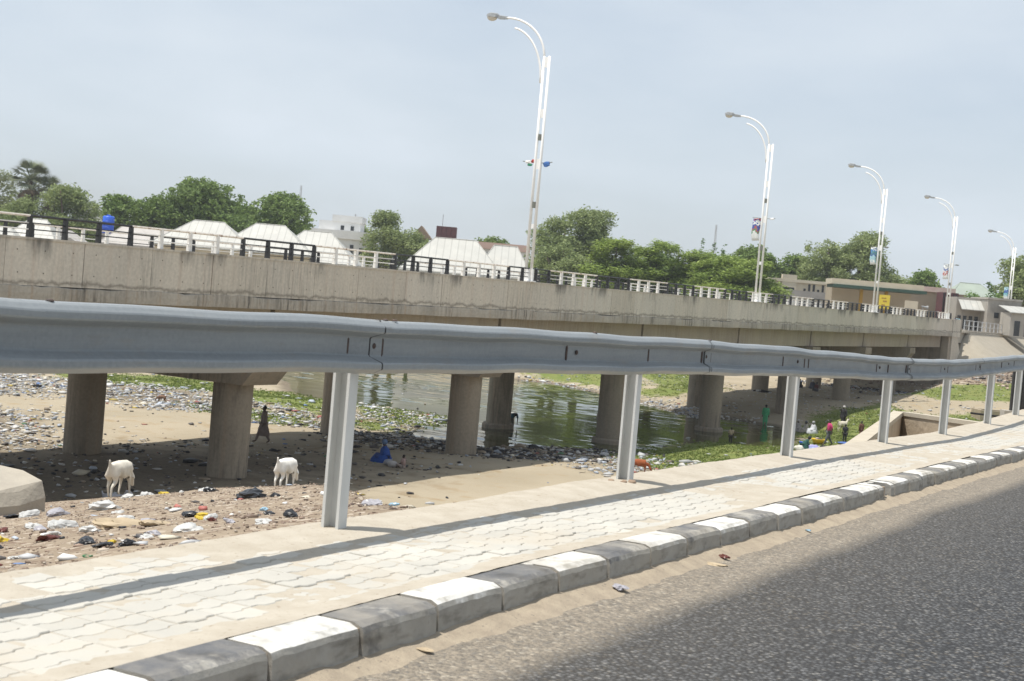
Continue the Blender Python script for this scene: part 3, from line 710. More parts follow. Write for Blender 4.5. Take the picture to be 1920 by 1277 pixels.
# railings on both edges of the bridge: four black posts, three white posts, in turn
m_wp = mat('white_rail_paint', (0.80,0.79,0.76), (0.70,0.68,0.64), 8, rough=0.5, stain=(0.28,0.17,0.10), sscale=6, slo=0.68, shi=0.76)
m_bp = mat('black_rail_paint', (0.018,0.019,0.021), (0.03,0.03,0.032), 5, rough=0.4)
m_wr = mat('rusty_white_rail', (0.74,0.70,0.64), (0.62,0.55,0.47), 6, rough=0.6, stain=(0.22,0.12,0.07), sscale=5, slo=0.56, shi=0.66)
RP = 1.405
def railing(x, y_first, phase, label, y_end, y_start):
    t = empty('bridge_railing', (x, y_start, top(y_start))); inv = Matrix.Translation((-x, -y_start, -top(y_start)))
    tag(t, label, 'railing', 'railings along the bridge edges')
    H = 0.64
    def post(m_, wide):
        w = 0.088 if wide else 0.066
        return MB().add([(-w,-0.05,0),(w,-0.05,0),(w,0.05,0),(-w,0.05,0),(-w*0.8,-0.04,H-0.02),(w*0.8,-0.04,H-0.02),(w*0.8,0.04,H-0.02),(-w*0.8,0.04,H-0.02)],
            [(3,2,1,0),(4,5,6,7),(0,1,5,4),(1,2,6,5),(2,3,7,6),(3,0,4,7)]).mesh('post', m_)
    pb, pw = post(m_bp, True), post(m_wp, True)
    k0 = math.ceil((y_start-y_first)/RP); k1 = math.floor((y_end-y_first)/RP)
    runs = []
    for k in range(k0, k1+1):
        c_ = (k+phase) % 7; black = c_ < 4; Y = y_first+k*RP
        o = link('post', pb if black else pw, t, (x, Y, top(Y))); o.matrix_parent_inverse = inv
        if not runs or runs[-1][0] != black: runs.append([black, Y, Y])
        else: runs[-1][2] = Y
    for i, (black, ya, yb) in enumerate(runs):
        e0 = ya-0.02 if black else (runs[i-1][2]+0.02 if i else ya-0.5); e1 = yb+0.02 if black else (runs[i+1][1]-0.02 if i+1 < len(runs) else yb+0.5)
        for h, r, nm, mm in ((H-0.005, 0.042, 'top_rail', m_bp if black else m_wr), (H*0.66, 0.02, 'mid_rail', m_bp if black else m_wp), (H*0.36, 0.02, 'mid_rail', m_bp if black else m_wp)):
            o = MB().tube([(x,e0,top(e0)+h),(x,(e0+e1)/2,top((e0+e1)/2)+h+random.uniform(-0.006,0.006)),(x,e1,top(e1)+h)], r, 6).build(nm, mm, t); o.matrix_parent_inverse = inv
    return t
railing(-33.17, 30.6, 0, 'black and white steel railing on the near edge of the bridge', 160.4, 20)
railing(-45.83, 31.2, 2, 'black and white steel railing on the far edge of the bridge behind the roadway', 160.4, 20)

# ------------------------------------------------------------------ lamp posts
m_pole = mat('white_pole_paint', (0.86,0.86,0.85), (0.80,0.80,0.79), 3, rough=0.45, stain=(0.45,0.42,0.38), sscale=3, slo=0.68, shi=0.8)
m_lampg = mat('grey_lamp_housing', (0.30,0.32,0.33), (0.22,0.23,0.24), 8, rough=0.5)
m_glass, n, l, p = nodes_of('lamp_glass'); p.inputs['Base Color'].default_value = (0.55,0.52,0.47,1); p.inputs['Roughness'].default_value = 0.15
m_ring = mat('grey_clamp', (0.16,0.17,0.15), rough=0.7)
m_red = mat('faded_red_rag', (0.40,0.06,0.05), rough=0.8); m_grn = mat('green_rag', (0.03,0.22,0.12), rough=0.8); m_blu = mat('blue_rag', (0.05,0.14,0.38), rough=0.8)
def banner_mat(name, seed, bands):
    """printed cloth: bands of colour with ragged, picture-like blocks"""
    m, n, l, p = nodes_of(name)
    tc = n.new('ShaderNodeTexCoord'); sx = n.new('ShaderNodeSeparateXYZ'); l.new(tc.outputs['Object'], sx.inputs[0])
    wob = math_(n, l, 'ADD', sx.outputs[2], math_(n, l, 'MULTIPLY', math_(n, l, 'SUBTRACT', noise(n, l, 4+seed, detail=2, obj=True), 0.5), 1.3))
    cr = n.new('ShaderNodeValToRGB'); cr.color_ramp.interpolation = 'CONSTANT'; l.new(ramp(n, l, wob, -1.6, 0.0), cr.inputs[0])
    e = cr.color_ramp.elements; e[0].position = 0; e[0].color = (*bands[0][1], 1); e[1].position = bands[1][0]; e[1].color = (*bands[1][1], 1)
    for t, c in bands[2:]:
        q = e.new(t); q.color = (*c, 1)
    l.new(cr.outputs[0], p.inputs['Base Color']); p.inputs['Roughness'].default_value = 0.7; return m
W_, Bl, Rd, Gn = (0.72,0.74,0.73), (0.05,0.10,0.33), (0.45,0.10,0.09), (0.10,0.25,0.14)
def lamp_post(Y, label, banner=None, arms=True, H=11.0):
    zb = top(Y) if Y < 162 else 2.05
    t = empty('street_lamp', (-33.2, Y, zb)); tag(t, label, 'street lamp', 'street lamps along the bridge')
    sp = 0.155; PR = 0.062
    # two parallel tubes, in line across the bridge
    MB().tube([(-sp,0,0),(-sp,0,H)], [0.078, 0.062], 10).build('pole_tube', m_pole, t, True)
    MB().tube([(sp*0.9,0,0),(sp*0.9,0,H)], [0.078, 0.062], 10).build('pole_tube', m_pole, t, True)
    MB().box(-0.34, 0.34, -0.2, 0.2, 0.003, 0.05).box(-0.26, 0.26, -0.07, 0.07, 0.05, 0.62).build('base_plate', m_pole, t)
    for z, h in ((2.6,0.22),(5.5,0.5),(8.0,0.42),(10.45,0.5)):
        MB().box(-sp+0.05, sp*0.9-0.05, -0.02, 0.02, z, z+h).build('web_plate', m_pole, t)
    for z in (3.6, 6.9):
        MB().box(-sp*0.55, sp*0.45, -0.07, 0.07, z, z+0.30).build('clamp', m_ring, t)
    # two curved arms sweeping out over the roadway
    n_ = 14
    up = [(-sp-2.35*(1-math.cos(w)), 0, H-0.15+2.05*math.sin(w)) for w in np.linspace(0, math.pi/2, n_)]
    lo_ = [(-sp-0.10-1.98*(1-math.cos(w)), 0, H-1.30+2.72*math.sin(w)) for w in np.linspace(0, math.pi/2*0.90, n_)]
    MB().tube(up, [0.062-0.012*i/n_ for i in range(n_)], 8).build('arm', m_pole, t, True)
    MB().tube(lo_, [0.060-0.014*i/n_ for i in range(n_)], 8).build('arm', m_pole, t, True)
    ex, ez = up[-1][0], up[-1][2]
    hd = empty('lamp_head', (ex, 0, ez)); hd.parent = t; hd.rotation_euler = (0, R(4), 0)
    MB().rings([(0,0,0,0,0)], 3, False)
    prof = [(0.12,0.05,-0.06,0.07),(-0.12,0.07,-0.08,0.09),(-0.36,0.09,-0.08,0.11),(-0.50,0.17,-0.02,0.20),(-0.86,0.19,0.0,0.22),(-1.05,0.10,0.02,0.14),(-1.10,0.03,0.04,0.08)]
    V, F = [], []
    for x, w, z0, z1 in prof: V += [(x,-w,z0),(x,-w*0.8,z1*0.8),(x,-w*0.3,z1),(x,w*0.3,z1),(x,w*0.8,z1*0.8),(x,w,z0)]
    for i in range(len(prof)-1):
        for j in range(6): F.append((i*6+j, (i+1)*6+j, (i+1)*6+(j+1) % 6, i*6+(j+1) % 6))
    F += [tuple(range(6))[::-1], tuple((len(prof)-1)*6+j for j in range(6))]
    MB().add(V, F).build('housing', m_lampg, hd, False)
    MB().blob((-0.77,0,0.0), (0.29,0.17,0.20), 12, 8).build('lens', m_glass, hd, True)
    # bracket with banner, or its torn remains
    MB().tube([(-sp,0,5.82),(-0.85,0,5.86)], 0.02, 6).build('bracket', m_ring, t)
    MB().tube([(sp,0,5.80),(0.78,0,5.86)], 0.02, 6).build('bracket', m_ring, t)
    if banner:
        wv = MB(); V, F = [], []
        nz, nx_ = 9, 4
        for i in range(nz):
            for j in range(nx_):
                a_, b_ = j/(nx_-1), i/(nz-1)
                V.append((-0.26-0.56*a_+0.05*b_*math.sin(7*b_), 0.05*math.sin(5*b_+3*a_), -1.55*b_-0.05*a_))
        for i in range(nz-1):
            for j in range(nx_-1): F.append((i*nx_+j, i*nx_+j+1, (i+1)*nx_+j+1, (i+1)*nx_+j))
        o = wv.add(V, F).build('banner', banner, t, True); o.location = (0, 0, 5.82)
        md = o.modifiers.new('cloth', 'SOLIDIFY'); md.thickness = 0.008
        MB().blob((0.55,0,5.82), (0.20,0.05,0.07), 8, 5, 0.3).build('torn_rag', m_pole if Y < 120 else m_ring, t)
    elif arms:
        MB().blob((-0.52,0,5.83), (0.22,0.06,0.08), 8, 5, 0.35).build('torn_rag', m_pole, t)
        MB().blob((-0.30,0,5.88), (0.09,0.06,0.09), 7, 5, 0.3).build('torn_rag', m_red, t)
        MB().blob((-0.45,0,5.70), (0.14,0.05,0.07), 7, 5, 0.3).build('torn_rag', m_grn, t)
        MB().blob((0.48,0,5.75), (0.20,0.06,0.14), 8, 5, 0.3).build('torn_rag', m_blu, t)
    return t
lamp_post(62.2, 'tall white twin-tube street lamp, the nearest and largest, rag scraps on its bracket')
lamp_post(96.2, 'second tall white street lamp along the bridge, red-topped banner hanging on it', banner_mat('banner_print_a', 0, [(0,W_),(0.34,Gn),(0.48,Rd),(0.56,Bl),(0.72,W_),(0.86,Bl),(0.94,Rd)]))
lamp_post(127.9, 'third white street lamp, pale blue and white banner, beside the filling station canopy', banner_mat('banner_print_b', 1, [(0,W_),(0.2,(0.35,0.55,0.60)),(0.45,Bl),(0.6,Gn),(0.7,(0.08,0.22,0.45)),(0.85,W_)]))
lamp_post(158.0, 'fourth white street lamp at the far end of the bridge wall', banner_mat('banner_print_c', 2, [(0,W_),(0.3,Rd),(0.45,W_),(0.55,Bl),(0.68,W_)]))
lamp_post(195.0, 'farthest white street lamp standing on the embankment beyond the bridge', banner_mat('banner_print_d', 3, [(0,W_),(0.25,(0.2,0.45,0.5)),(0.5,Bl),(0.75,(0.4,0.6,0.65))]))

# ------------------------------------------------------------------ buildings beyond the river
m_wroof = mat('white_roof_sheet', (0.43,0.43,0.40), (0.375,0.375,0.35), 0.6, rough=0.55, stain=(0.55,0.52,0.46), sscale=0.5, slo=0.6, shi=0.85)
_n, _l = m_wroof.node_tree.nodes, m_wroof.node_tree.links; _p = _n['Principled BSDF']; _s = _p.inputs['Base Color'].links[0].from_socket
_w = _n.new('ShaderNodeTexWave'); _w.wave_type = 'BANDS'; _w.bands_direction = 'X'; _w.inputs['Scale'].default_value = 0.36; _w.inputs['Distortion'].default_value = 0.15
_tc = _n.new('ShaderNodeTexCoord'); _l.new(_tc.outputs['Object'], _w.inputs['Vector'])
_l.new(mixc(_n, _l, ramp(_n, _l, _w.outputs['Fac'], 0.93, 1.0, 0, 0.55), _s, (0.20,0.20,0.185)), _p.inputs['Base Color'])     # standing seams between the sheets
m_groof = mat('grey_roof_sheet', (0.40,0.38,0.36), (0.33,0.31,0.29), 0.7, rough=0.6, stain=(0.26,0.22,0.18), sscale=0.6, slo=0.6, shi=0.8)
m_wwall = mat('white_render', (0.72,0.72,0.71), (0.64,0.64,0.63), 0.5, rough=0.85, stain=(0.45,0.44,0.42), sscale=0.6, slo=0.6, shi=0.85, sstretch=(1,1,0.3))
m_bwall = mat('brown_block_wall', (0.22,0.165,0.12), (0.28,0.21,0.15), 0.8, rough=0.9)
m_cwall = mat('cream_render', (0.62,0.56,0.44), (0.55,0.49,0.38), 0.5, rough=0.85, stain=(0.40,0.36,0.29), sscale=0.5, slo=0.6, shi=0.8)
m_twall = mat('tan_render', (0.44,0.37,0.27), (0.38,0.32,0.24), 0.5, rough=0.9)
m_blk = mat('grey_blockwork', (0.40,0.375,0.33), (0.34,0.32,0.285), 0.8, rough=0.95, stain=(0.22,0.205,0.18), sscale=0.7, slo=0.55, shi=0.8, sstretch=(1,1,0.4), bmp=0.4, bscale=5, bdist=0.05)
m_win = mat('dark_window', (0.025,0.03,0.035), rough=0.25)
m_green = mat('dark_green_paint', (0.03,0.075,0.055), rough=0.5)
m_groofg = mat('pale_green_roof', (0.30,0.35,0.295), (0.26,0.30,0.26), 0.6, rough=0.6)
m_salm = mat('salmon_roof', (0.60,0.42,0.36), (0.54,0.38,0.33), 0.5, rough=0.7)
m_tile = mat('faded_red_roof', (0.58,0.42,0.36), (0.66,0.54,0.47), 1.5, rough=0.8)
m_maroon = mat('maroon_tank_paint', (0.13,0.045,0.05), (0.09,0.04,0.045), 2, rough=0.6)
m_ygold = mat('ochre_paint', (0.42,0.25,0.04), rough=0.6)
m_yell = mat('yellow_sign', (0.78,0.62,0.06), rough=0.5)
m_blue = mat('blue_plastic', (0.02,0.11,0.62), rough=0.4)
m_mast = mat('mast_steel', (0.36,0.36,0.37), rough=0.6)
m_black = mat('black_panel', (0.016,0.016,0.018), (0.03,0.03,0.03), 3, rough=0.6)
m_alu = mat('grey_railing_paint', (0.45,0.46,0.47), (0.38,0.39,0.40), 3, rough=0.5)

def house(label, x, y, w, d, zb, eave, ridge, kind='hip', rl=0.35, yaw=YAW, roof=m_wroof, wall=m_bwall, cat='house', group=None, over=0.6, wins=3, name='house', wcol=None):
    zb = min(zb, gz(x, y)); t = empty(name, (x, y, zb), yaw); tag(t, label, cat, group)
    e, r = eave-zb, ridge-zb; hw, hd = w/2-over, d/2-over
    wl_ = MB().box(-hw, hw, -hd, hd, 0, e-0.02).build('wall', wall, t)
    W2, D2 = w/2, d/2
    if kind == 'hip':
        k = rl*w/2
        V = [(-W2,-D2,e),(W2,-D2,e),(W2,D2,e),(-W2,D2,e),(-k,0,r),(k,0,r),(-W2,-D2,e-0.18),(W2,-D2,e-0.18),(W2,D2,e-0.18),(-W2,D2,e-0.18)]
        F = [(0,1,5,4),(1,2,5),(2,3,4,5),(3,0,4),(6,7,1,0),(7,8,2,1),(8,9,3,2),(9,6,0,3),(9,8,7,6)]
        rf = MB().add(V, F).build('roof', roof, t)
        rc = MB(); rc.tube([(-k,0,r+0.02),(k,0,r+0.02)], 0.07, 6)
        for a_, b_ in (((-k,0,r),(-W2,-D2,e)),((k,0,r),(W2,-D2,e))): rc.tube([a_, b_], 0.06, 6)
        rc.build('ridge_cap', roof, rf)
    elif kind == 'gable':
        V = [(-W2,-D2,e),(W2,-D2,e),(W2,D2,e),(-W2,D2,e),(0,-D2,r),(0,D2,r),(-W2,-D2,e-0.12),(W2,-D2,e-0.12),(W2,D2,e-0.12),(-W2,D2,e-0.12)]
        F = [(0,4,5,3),(1,2,5,4),(0,1,4),(2,3,5),(6,7,1,0),(7,8,2,1),(8,9,3,2),(9,6,0,3),(9,8,7,6)]
        MB().add(V, F).build('roof', roof, t)
    else:
        MB().box(-W2, W2, -D2, D2, e, r).build('roof', roof, t)
    for i in range(wins):
        cx = -hw+(i+0.5)*2*hw/wins
        f = MB().box(cx-0.55, cx+0.55, -hd-0.05, -hd-0.003, e-1.9, e-0.7).build('window', wcol or m_wwall, t)
        MB().box(cx-0.47, cx+0.47, -hd-0.07, -hd-0.052, e-1.83, e-0.77).build('pane', m_win, f)
    return t
G_ = 'white hip-roofed houses behind the bridge'
house('low house with a pale roof at the far left edge behind the railing', -146.8, 131.0, 5.6, 6, 0, 3.1, 4.5, roof=m_wroof, wall=m_wwall)
house('small white hip-roofed house at the left, just left of the grey gable', -145.2, 135.4, 6.4, 6, 0, 3.4, 5.9, roof=m_wroof, wall=m_cwall)
house('small house with a weathered grey gable below the blue tank trees', -145.0, 139.9, 5.4, 6, 0, 3.3, 4.9, kind='gable', roof=m_groof, wall=m_blk)
house('tall white gabled shed showing through the thin tree beside the blue tank', -159.2, 158.6, 6.0, 7, 0, 5.7, 9.2, kind='gable', roof=m_wroof, wall=m_wwall)
house('long low house with a dull grey-mauve roof under the blue tank', -140.0, 149.6, 10.4, 7, 0, 3.7, 6.2, roof=m_groof, wall=m_blk, rl=0.6)
house('leftmost of the three large white hip-roofed houses, double humped', -120.6, 140.2, 12.6, 9, 0, 4.0, 7.3, rl=0.30, wall=m_cwall, group=G_)
house('middle one of the three large white hip-roofed houses, flat-topped ridge', -115.0, 145.3, 12.4, 9, 0, 4.0, 7.6, rl=0.30, wall=m_cwall, group=G_)
house('rightmost of the three large white hip-roofed houses, below the flat-roofed building', -110.9, 149.8, 11.6, 9, 0, 3.4, 7.3, rl=0.30, wall=m_cwall, group=G_)
house('brightest white house, wide hip roof left of the nearest street lamp', -93.2, 154.6, 13.0, 10, 0, 3.4, 7.7, rl=0.40, wall=m_wwall, group=G_)
house('smaller white hip-roofed house partly behind the nearest street lamp', -89.6, 161.1, 7.4, 8, 0, 3.6, 7.5, rl=0.4, wall=m_wwall, group=G_)
house('long building with a salmon pink roof beyond the brightest white house', -127.3, 221.5, 15.8, 8, 0, 8.9, 10.05, kind='flat', roof=m_salm, wall=m_wwall, over=0.3, wins=5, cat='building', name='building')
house('dark brown gabled roof peeping over the pale green tree', -132.0, 207.7, 3.4, 6, 0, 9.6, 11.6, kind='gable', roof=m_bwall, wall=m_bwall, wins=1)
house('pale green hip roof house beyond the right end of the bridge', -45.6, 231.7, 9.2, 9, 1.0, 6.3, 9.2, rl=0.35, roof=m_groofg, wall=m_bwall, wins=2)
# white flat-roofed two-storey building
t = empty('building', (-134.5, 188.2, 0.0), YAW); tag(t, 'white two-storey flat-roofed building with a set-back upper floor, between the trees', 'building')
MB().box(-4.6, 4.6, 0, 9, -3.3, 7.9).build('wall', m_wwall, t)
MB().box(-4.95, 4.95, -0.35, 9.3, 7.9, 9.2).build('parapet', m_wwall, t)
MB().box(-4.3, 2.4, 3.2, 9, 9.2, 10.75).build('upper_wall', m_wwall, t); MB().box(-2.2, 2.65, 2.9, 9.2, 10.75, 11.75).build('upper_parapet', m_wwall, t)
for x, z in ((-2.6,5.6),(-0.9,5.6),(1.6,5.6),(3.1,5.2)):
    f = MB().box(x-0.35, x+0.35, -0.06, -0.003, z, z+1.5).build('window', m_wwall, t); MB().box(x-0.29, x+0.29, -0.09, -0.062, z+0.06, z+1.44).build('pane', m_win, f)
for x in (-0.5, 1.1):
    f = MB().box(x-0.32, x+0.32, 3.14, 3.197, 9.35, 10.15).build('window', m_wwall, t); MB().box(x-0.27, x+0.27, 3.11, 3.138, 9.4, 10.1).build('pane', m_win, f)
t = empty('water_tank', (-145.3, 148.0, 5.0), YAW); tag(t, 'bright blue plastic water tank standing on a roof at the left', 'water tank')
MB().rings([(0,0,0,0.78,0.78),(0,0,2.3,0.80,0.80),(0,0,2.42,0.68,0.68),(0,0,2.46,0.25,0.25)], 18).build('tank', m_blue, t, True)
for z in (0.4,0.8,1.2,1.6): MB().rings([(0,0,z,0.83,0.83),(0,0,z+0.1,0.83,0.83)], 18).build('rib', m_blue, t, True)
MB().rings([(0,0,2.48,0.28,0.28),(0,0,2.62,0.25,0.25)], 14).build('lid', m_blue, t)
MB().box(-0.9, 0.9, -0.9, 0.9, -8.3, -0.004).build('stand', m_blk, t)
t = empty('vent_pipe', (-160.7, 156.7, 0), 0); tag(t, 'thin white pipe rising in front of the white gabled shed', 'pipe')
MB().tube([(0,0,-3.2),(0,0,8.7)], 0.13, 8).build('pipe', m_pole, t); MB().tube([(0,0,8.7),(0.5,0.2,8.9)], 0.13, 8).build('pipe_elbow', m_pole, t)
t = empty('water_tower', (-128.3, 209.6, 0), YAW); tag(t, 'maroon rectangular tank on a concrete stand on the skyline', 'water tower')
MB().box(-0.9, 0.9, -0.9, 0.9, -3.3, 9.4).build('stand', m_cwall, t); MB().box(-1.3, 1.3, -1.2, 1.2, 9.4, 9.95).build('platform', m_blk, t)
for i in range(4): MB().box(-1.7+i*0.86, -0.88+i*0.86, -1.3, 1.3, 9.954, 11.85).build('tank_panel', m_maroon, t)
MB().tube([(-0.8,0,11.85),(-0.8,0,13.9)], 0.05, 5).build('aerial', m_mast, t)
def mast(label, x, y, h, w=0.8):
    t = empty('radio_mast', (x, y, 0), 0.4); tag(t, label, 'mast', 'thin masts on the skyline'); b = MB()
    for sx_, sy_ in ((-1,-1),(1,-1),(0,1)): b.tube([(sx_*w/2,sy_*w/2,0),(sx_*w/7,sy_*w/7,h)], 0.04, 4)
    b.build('mast_legs', m_mast, t); b2 = MB(); z = 0; s = 1
    while z < h-1:
        f = 1-z/h*0.72; b2.tube([(-s*w/2*f,-w/2*f,z),(s*w/2*f,-w/2*f,z+0.9)], 0.02, 3); z += 0.9; s = -s
    b2.build('mast_bracing', m_mast, t)
mast('slim lattice mast rising over the dark green trees at the left', -166.0, 217.9, 18.3)
mast('short thin mast between the flat-roofed building and the pale green tree', -156.6, 222.8, 13.8, 0.5)
mast('faint lattice mast above the bright green trees near the second lamp', -97.3, 255.2, 17.6)
# cream building with a gabled front, and its wing with dark windows
t = empty('building', (-65.5, 210.5, 1.5), YAW); tag(t, 'cream building with stepped parapet and dark window strip beyond the second lamp', 'building')
MB().box(-5.2, 6.2, 0, 8, -4.8, 5.3).build('wall', m_cwall, t); MB().box(-3.4, -1.2, -0.25, 0.6, -4.8, 6.4).build('gable_front', m_cwall, t)
MB().box(-5.4, 6.4, -0.3, 8.2, 5.302, 5.75).build('parapet', m_cwall, t)
MB().box(-3.2, -1.5, -0.30, -0.253, 4.0, 4.5).build('sign_strip', m_win, t)
for i in range(9):
    x = 0.1+i*0.68; z = 3.5+(0.5 if i % 3 else -0.2)
    f = MB().box(x-0.21, x+0.21, -0.05, -0.003, z, z+1.25).build('window', m_cwall, t); MB().box(x-0.17, x+0.17, -0.08, -0.052, z+0.04, z+1.2).build('pane', m_win, f)
house('low grey-roofed shed in front of the cream building', -60.6, 200.6, 9.0, 5, 1.5, 4.3, 5.4, kind='flat', roof=m_groof, wall=m_wwall, over=0.2, wins=0, cat='shed', name='shed')
# filling station: canopy on ochre columns, kiosk behind, boards in front
t = empty('filling_station', (-48.1, 185.6, 1.8), YAW-0.05); tag(t, 'filling station canopy with a cream top band, dark green underside and ochre columns', 'filling station')
MB().box(-5.9, 5.8, -0.6, 4.5, 4.55, 5.25).build('fascia', m_cwall, t); MB().box(-5.7, 6.2, -0.8, 4.4, 4.15, 4.546).build('soffit_band', m_green, t)
MB().box(-2.0, -1.6, 0.6, 1.0, -4.9, 4.146).build('column', m_ygold, t); MB().box(1.2, 1.6, 0.6, 1.0, -4.9, 4.146).build('column', m_ygold, t)
MB().box(-4.9, 5.4, 4.8, 10, -4.9, 4.6).build('kiosk_wall', m_twall, t)
for x in (-3.6,-0.4,3.0):
    f = MB().box(x-0.7, x+0.7, 4.72, 4.797, 0.8, 2.4).build('window', m_cwall, t); MB().box(x-0.6, x+0.6, 4.69, 4.718, 0.9, 2.3).build('pane', m_win, f)
t = empty('building', (-44.6, 203.4, 1.8), YAW); tag(t, 'tan building with a faded red roof edge right of the filling station canopy', 'building')
MB().box(-6.0, 2.6, 0, 7, -4.9, 4.9).build('wall', m_twall, t); MB().box(-6.2, 2.7, -0.4, 7.2, 4.902, 5.6).build('roof', m_tile, t)
for i in range(5): MB().box(2.604, 4.4, -0.1, 6, 0.1+i*0.98, 0.98+i*0.98).build('wall_course', m_cwall if i % 2 else m_bwall, t)
def board(label, x, y, z0, w, h, zb, m_, legs=2, mark=None):
    t = empty('signboard', (x, y, zb), YAW); tag(t, label, 'sign')
    MB().box(-w/2, w/2, -0.06, 0.06, z0-zb, z0-zb+h).build('panel', m_, t)
    for i in range(legs): MB().box(-w/2+0.1+i*(w-0.3), -w/2+0.2+i*(w-0.3), 0.062, 0.15, 0, z0-zb+h*0.7).build('leg', m_mast, t)
    if mark: 
        for a_ in mark: MB().box(a_[0], a_[1], -0.068, -0.0605, z0-zb+a_[2], z0-zb+a_[3]).build('print', a_[4], t)
board('yellow signboard beside the third street lamp', -46.5, 183.6, 3.6, 1.35, 1.8, 1.9, m_yell, 2, [(-0.35,0.1,0.35,0.6,m_ygold),(-0.2,0.3,0.9,1.1,m_ygold),(-0.4,0.2,1.3,1.45,m_ygold)])
board('cream signboard on short legs between the third and fourth lamps', -42.3, 180.3, 3.7, 1.6, 1.15, 1.9, m_cwall, 2)
t = empty('loudspeaker', (-40.9, 180.9, 4.2), YAW); tag(t, 'grey horn loudspeaker beside the cream signboard', 'loudspeaker')
MB().tube([(-0.3,0,0.1),(0.2,-0.02,0.02),(0.5,-0.04,-0.02)], [0.08,0.12,0.26], 10).build('horn', m_lampg, t); MB().tube([(-0.1,0,0.0),(-0.1,0.02,-2.3)], 0.05, 6).build('pole', m_mast, t)
t = empty('container', (-41.7, 199.6, 1.8), YAW); tag(t, 'dark brown ribbed container behind the fourth street lamp', 'container')
MB().box(-1.0, 1.1, 0, 3, 0.4, 4.9).build('body', m_maroon, t)
for i in range(5): MB().box(-0.95+i*0.42, -0.80+i*0.42, -0.06, -0.002, 0.5, 4.8).build('rib', m_black, t)
t = empty('block_wall', (-37.7, 194.4, 1.8), YAW); tag(t, 'grey block building front with arched openings and a white awning', 'building')
MB().box(-2.1, 1.9, 0, 5, 0, 4.3).build('wall', m_blk, t)
for i in range(4): MB().box(-1.85+i*0.75, -1.4+i*0.75, -0.05, -0.003, 0.2, 1.9).build('opening', m_win, t)
MB().box(1.3, 1.75, -0.3, -0.004, 0, 4.0).build('pillar', m_blk, t)
MB().prism([(-1.9,2.65),(-0.003,3.9),(-0.003,3.98),(-1.9,2.75)], 0, -1.9, 1.1).build('awning', m_wroof, t)
t = empty('block_building', (-33.7, 193.2, 1.8), YAW); tag(t, 'plain grey concrete block building right of the white awning', 'building')
MB().box(-1.9, 2.4, 0, 7, 0, 4.25).build('wall', m_blk, t); MB().box(-2.0, 2.5, -0.15, 7.1, 4.252, 4.5).build('roof', m_blk, t)
MB().box(-1.0, -0.4, -0.05, -0.003, 1.9, 2.6).build('window', m_win, t)
t = empty('shed', (-29.6, 189.4, 1.6), YAW); tag(t, 'low shed with a pale sheet roof at the right edge', 'shed')
MB().box(-2.4, 4, 0, 4, 0, 2.9).build('wall', m_blk, t); MB().add([(-2.6,-0.4,2.85),(4.2,-0.4,2.85),(4.2,4.4,3.7),(-2.6,4.4,3.7),(-2.6,-0.4,2.95),(4.2,-0.4,2.95),(4.2,4.4,3.8),(-2.6,4.4,3.8)], [(3,2,1,0),(4,5,6,7),(0,1,5,4),(1,2,6,5),(2,3,7,6),(3,0,4,7)]).build('roof', m_wroof, t)
for i in range(3): MB().box(-1.9+i*1.3, -1.2+i*1.3, -0.05, -0.003, 0.0, 1.9).build('door', m_win, t)
house('low dark-roofed house with a long eave behind the grey block building', -37.0, 214.0, 8.0, 6, 1.8, 6.0, 6.7, kind='flat', roof=m_groof, wall=m_bwall, over=0.4, wins=2)
# railing along the embankment beyond the bridge
t = empty('embankment_railing', (-33.1, 165.5, 1.6)); tag(t, 'grey steel railing on the embankment beyond the bridge end', 'railing'); inv = Matrix.Translation((33.1,-165.5,-1.6))
o = MB().box(-33.35, -32.95, 167.2, 222, 1.45, 1.80).build('plinth', m_conc, t); o.matrix_parent_inverse = inv
pm_ = MB().box(-0.06, 0.06, -0.06, 0.06, 0, 1.15).mesh('post', m_alu)
for Y in np.arange(167.5, 222, 2.6): o = link('post', pm_, t, (-33.15, Y, 1.804)); o.matrix_parent_inverse = inv
for h in (0.5, 1.1): o = MB().tube([(-33.15,167.4,1.8+h),(-33.15,222,1.8+h)], 0.035, 6).build('rail', m_alu, t); o.matrix_parent_inverse = inv

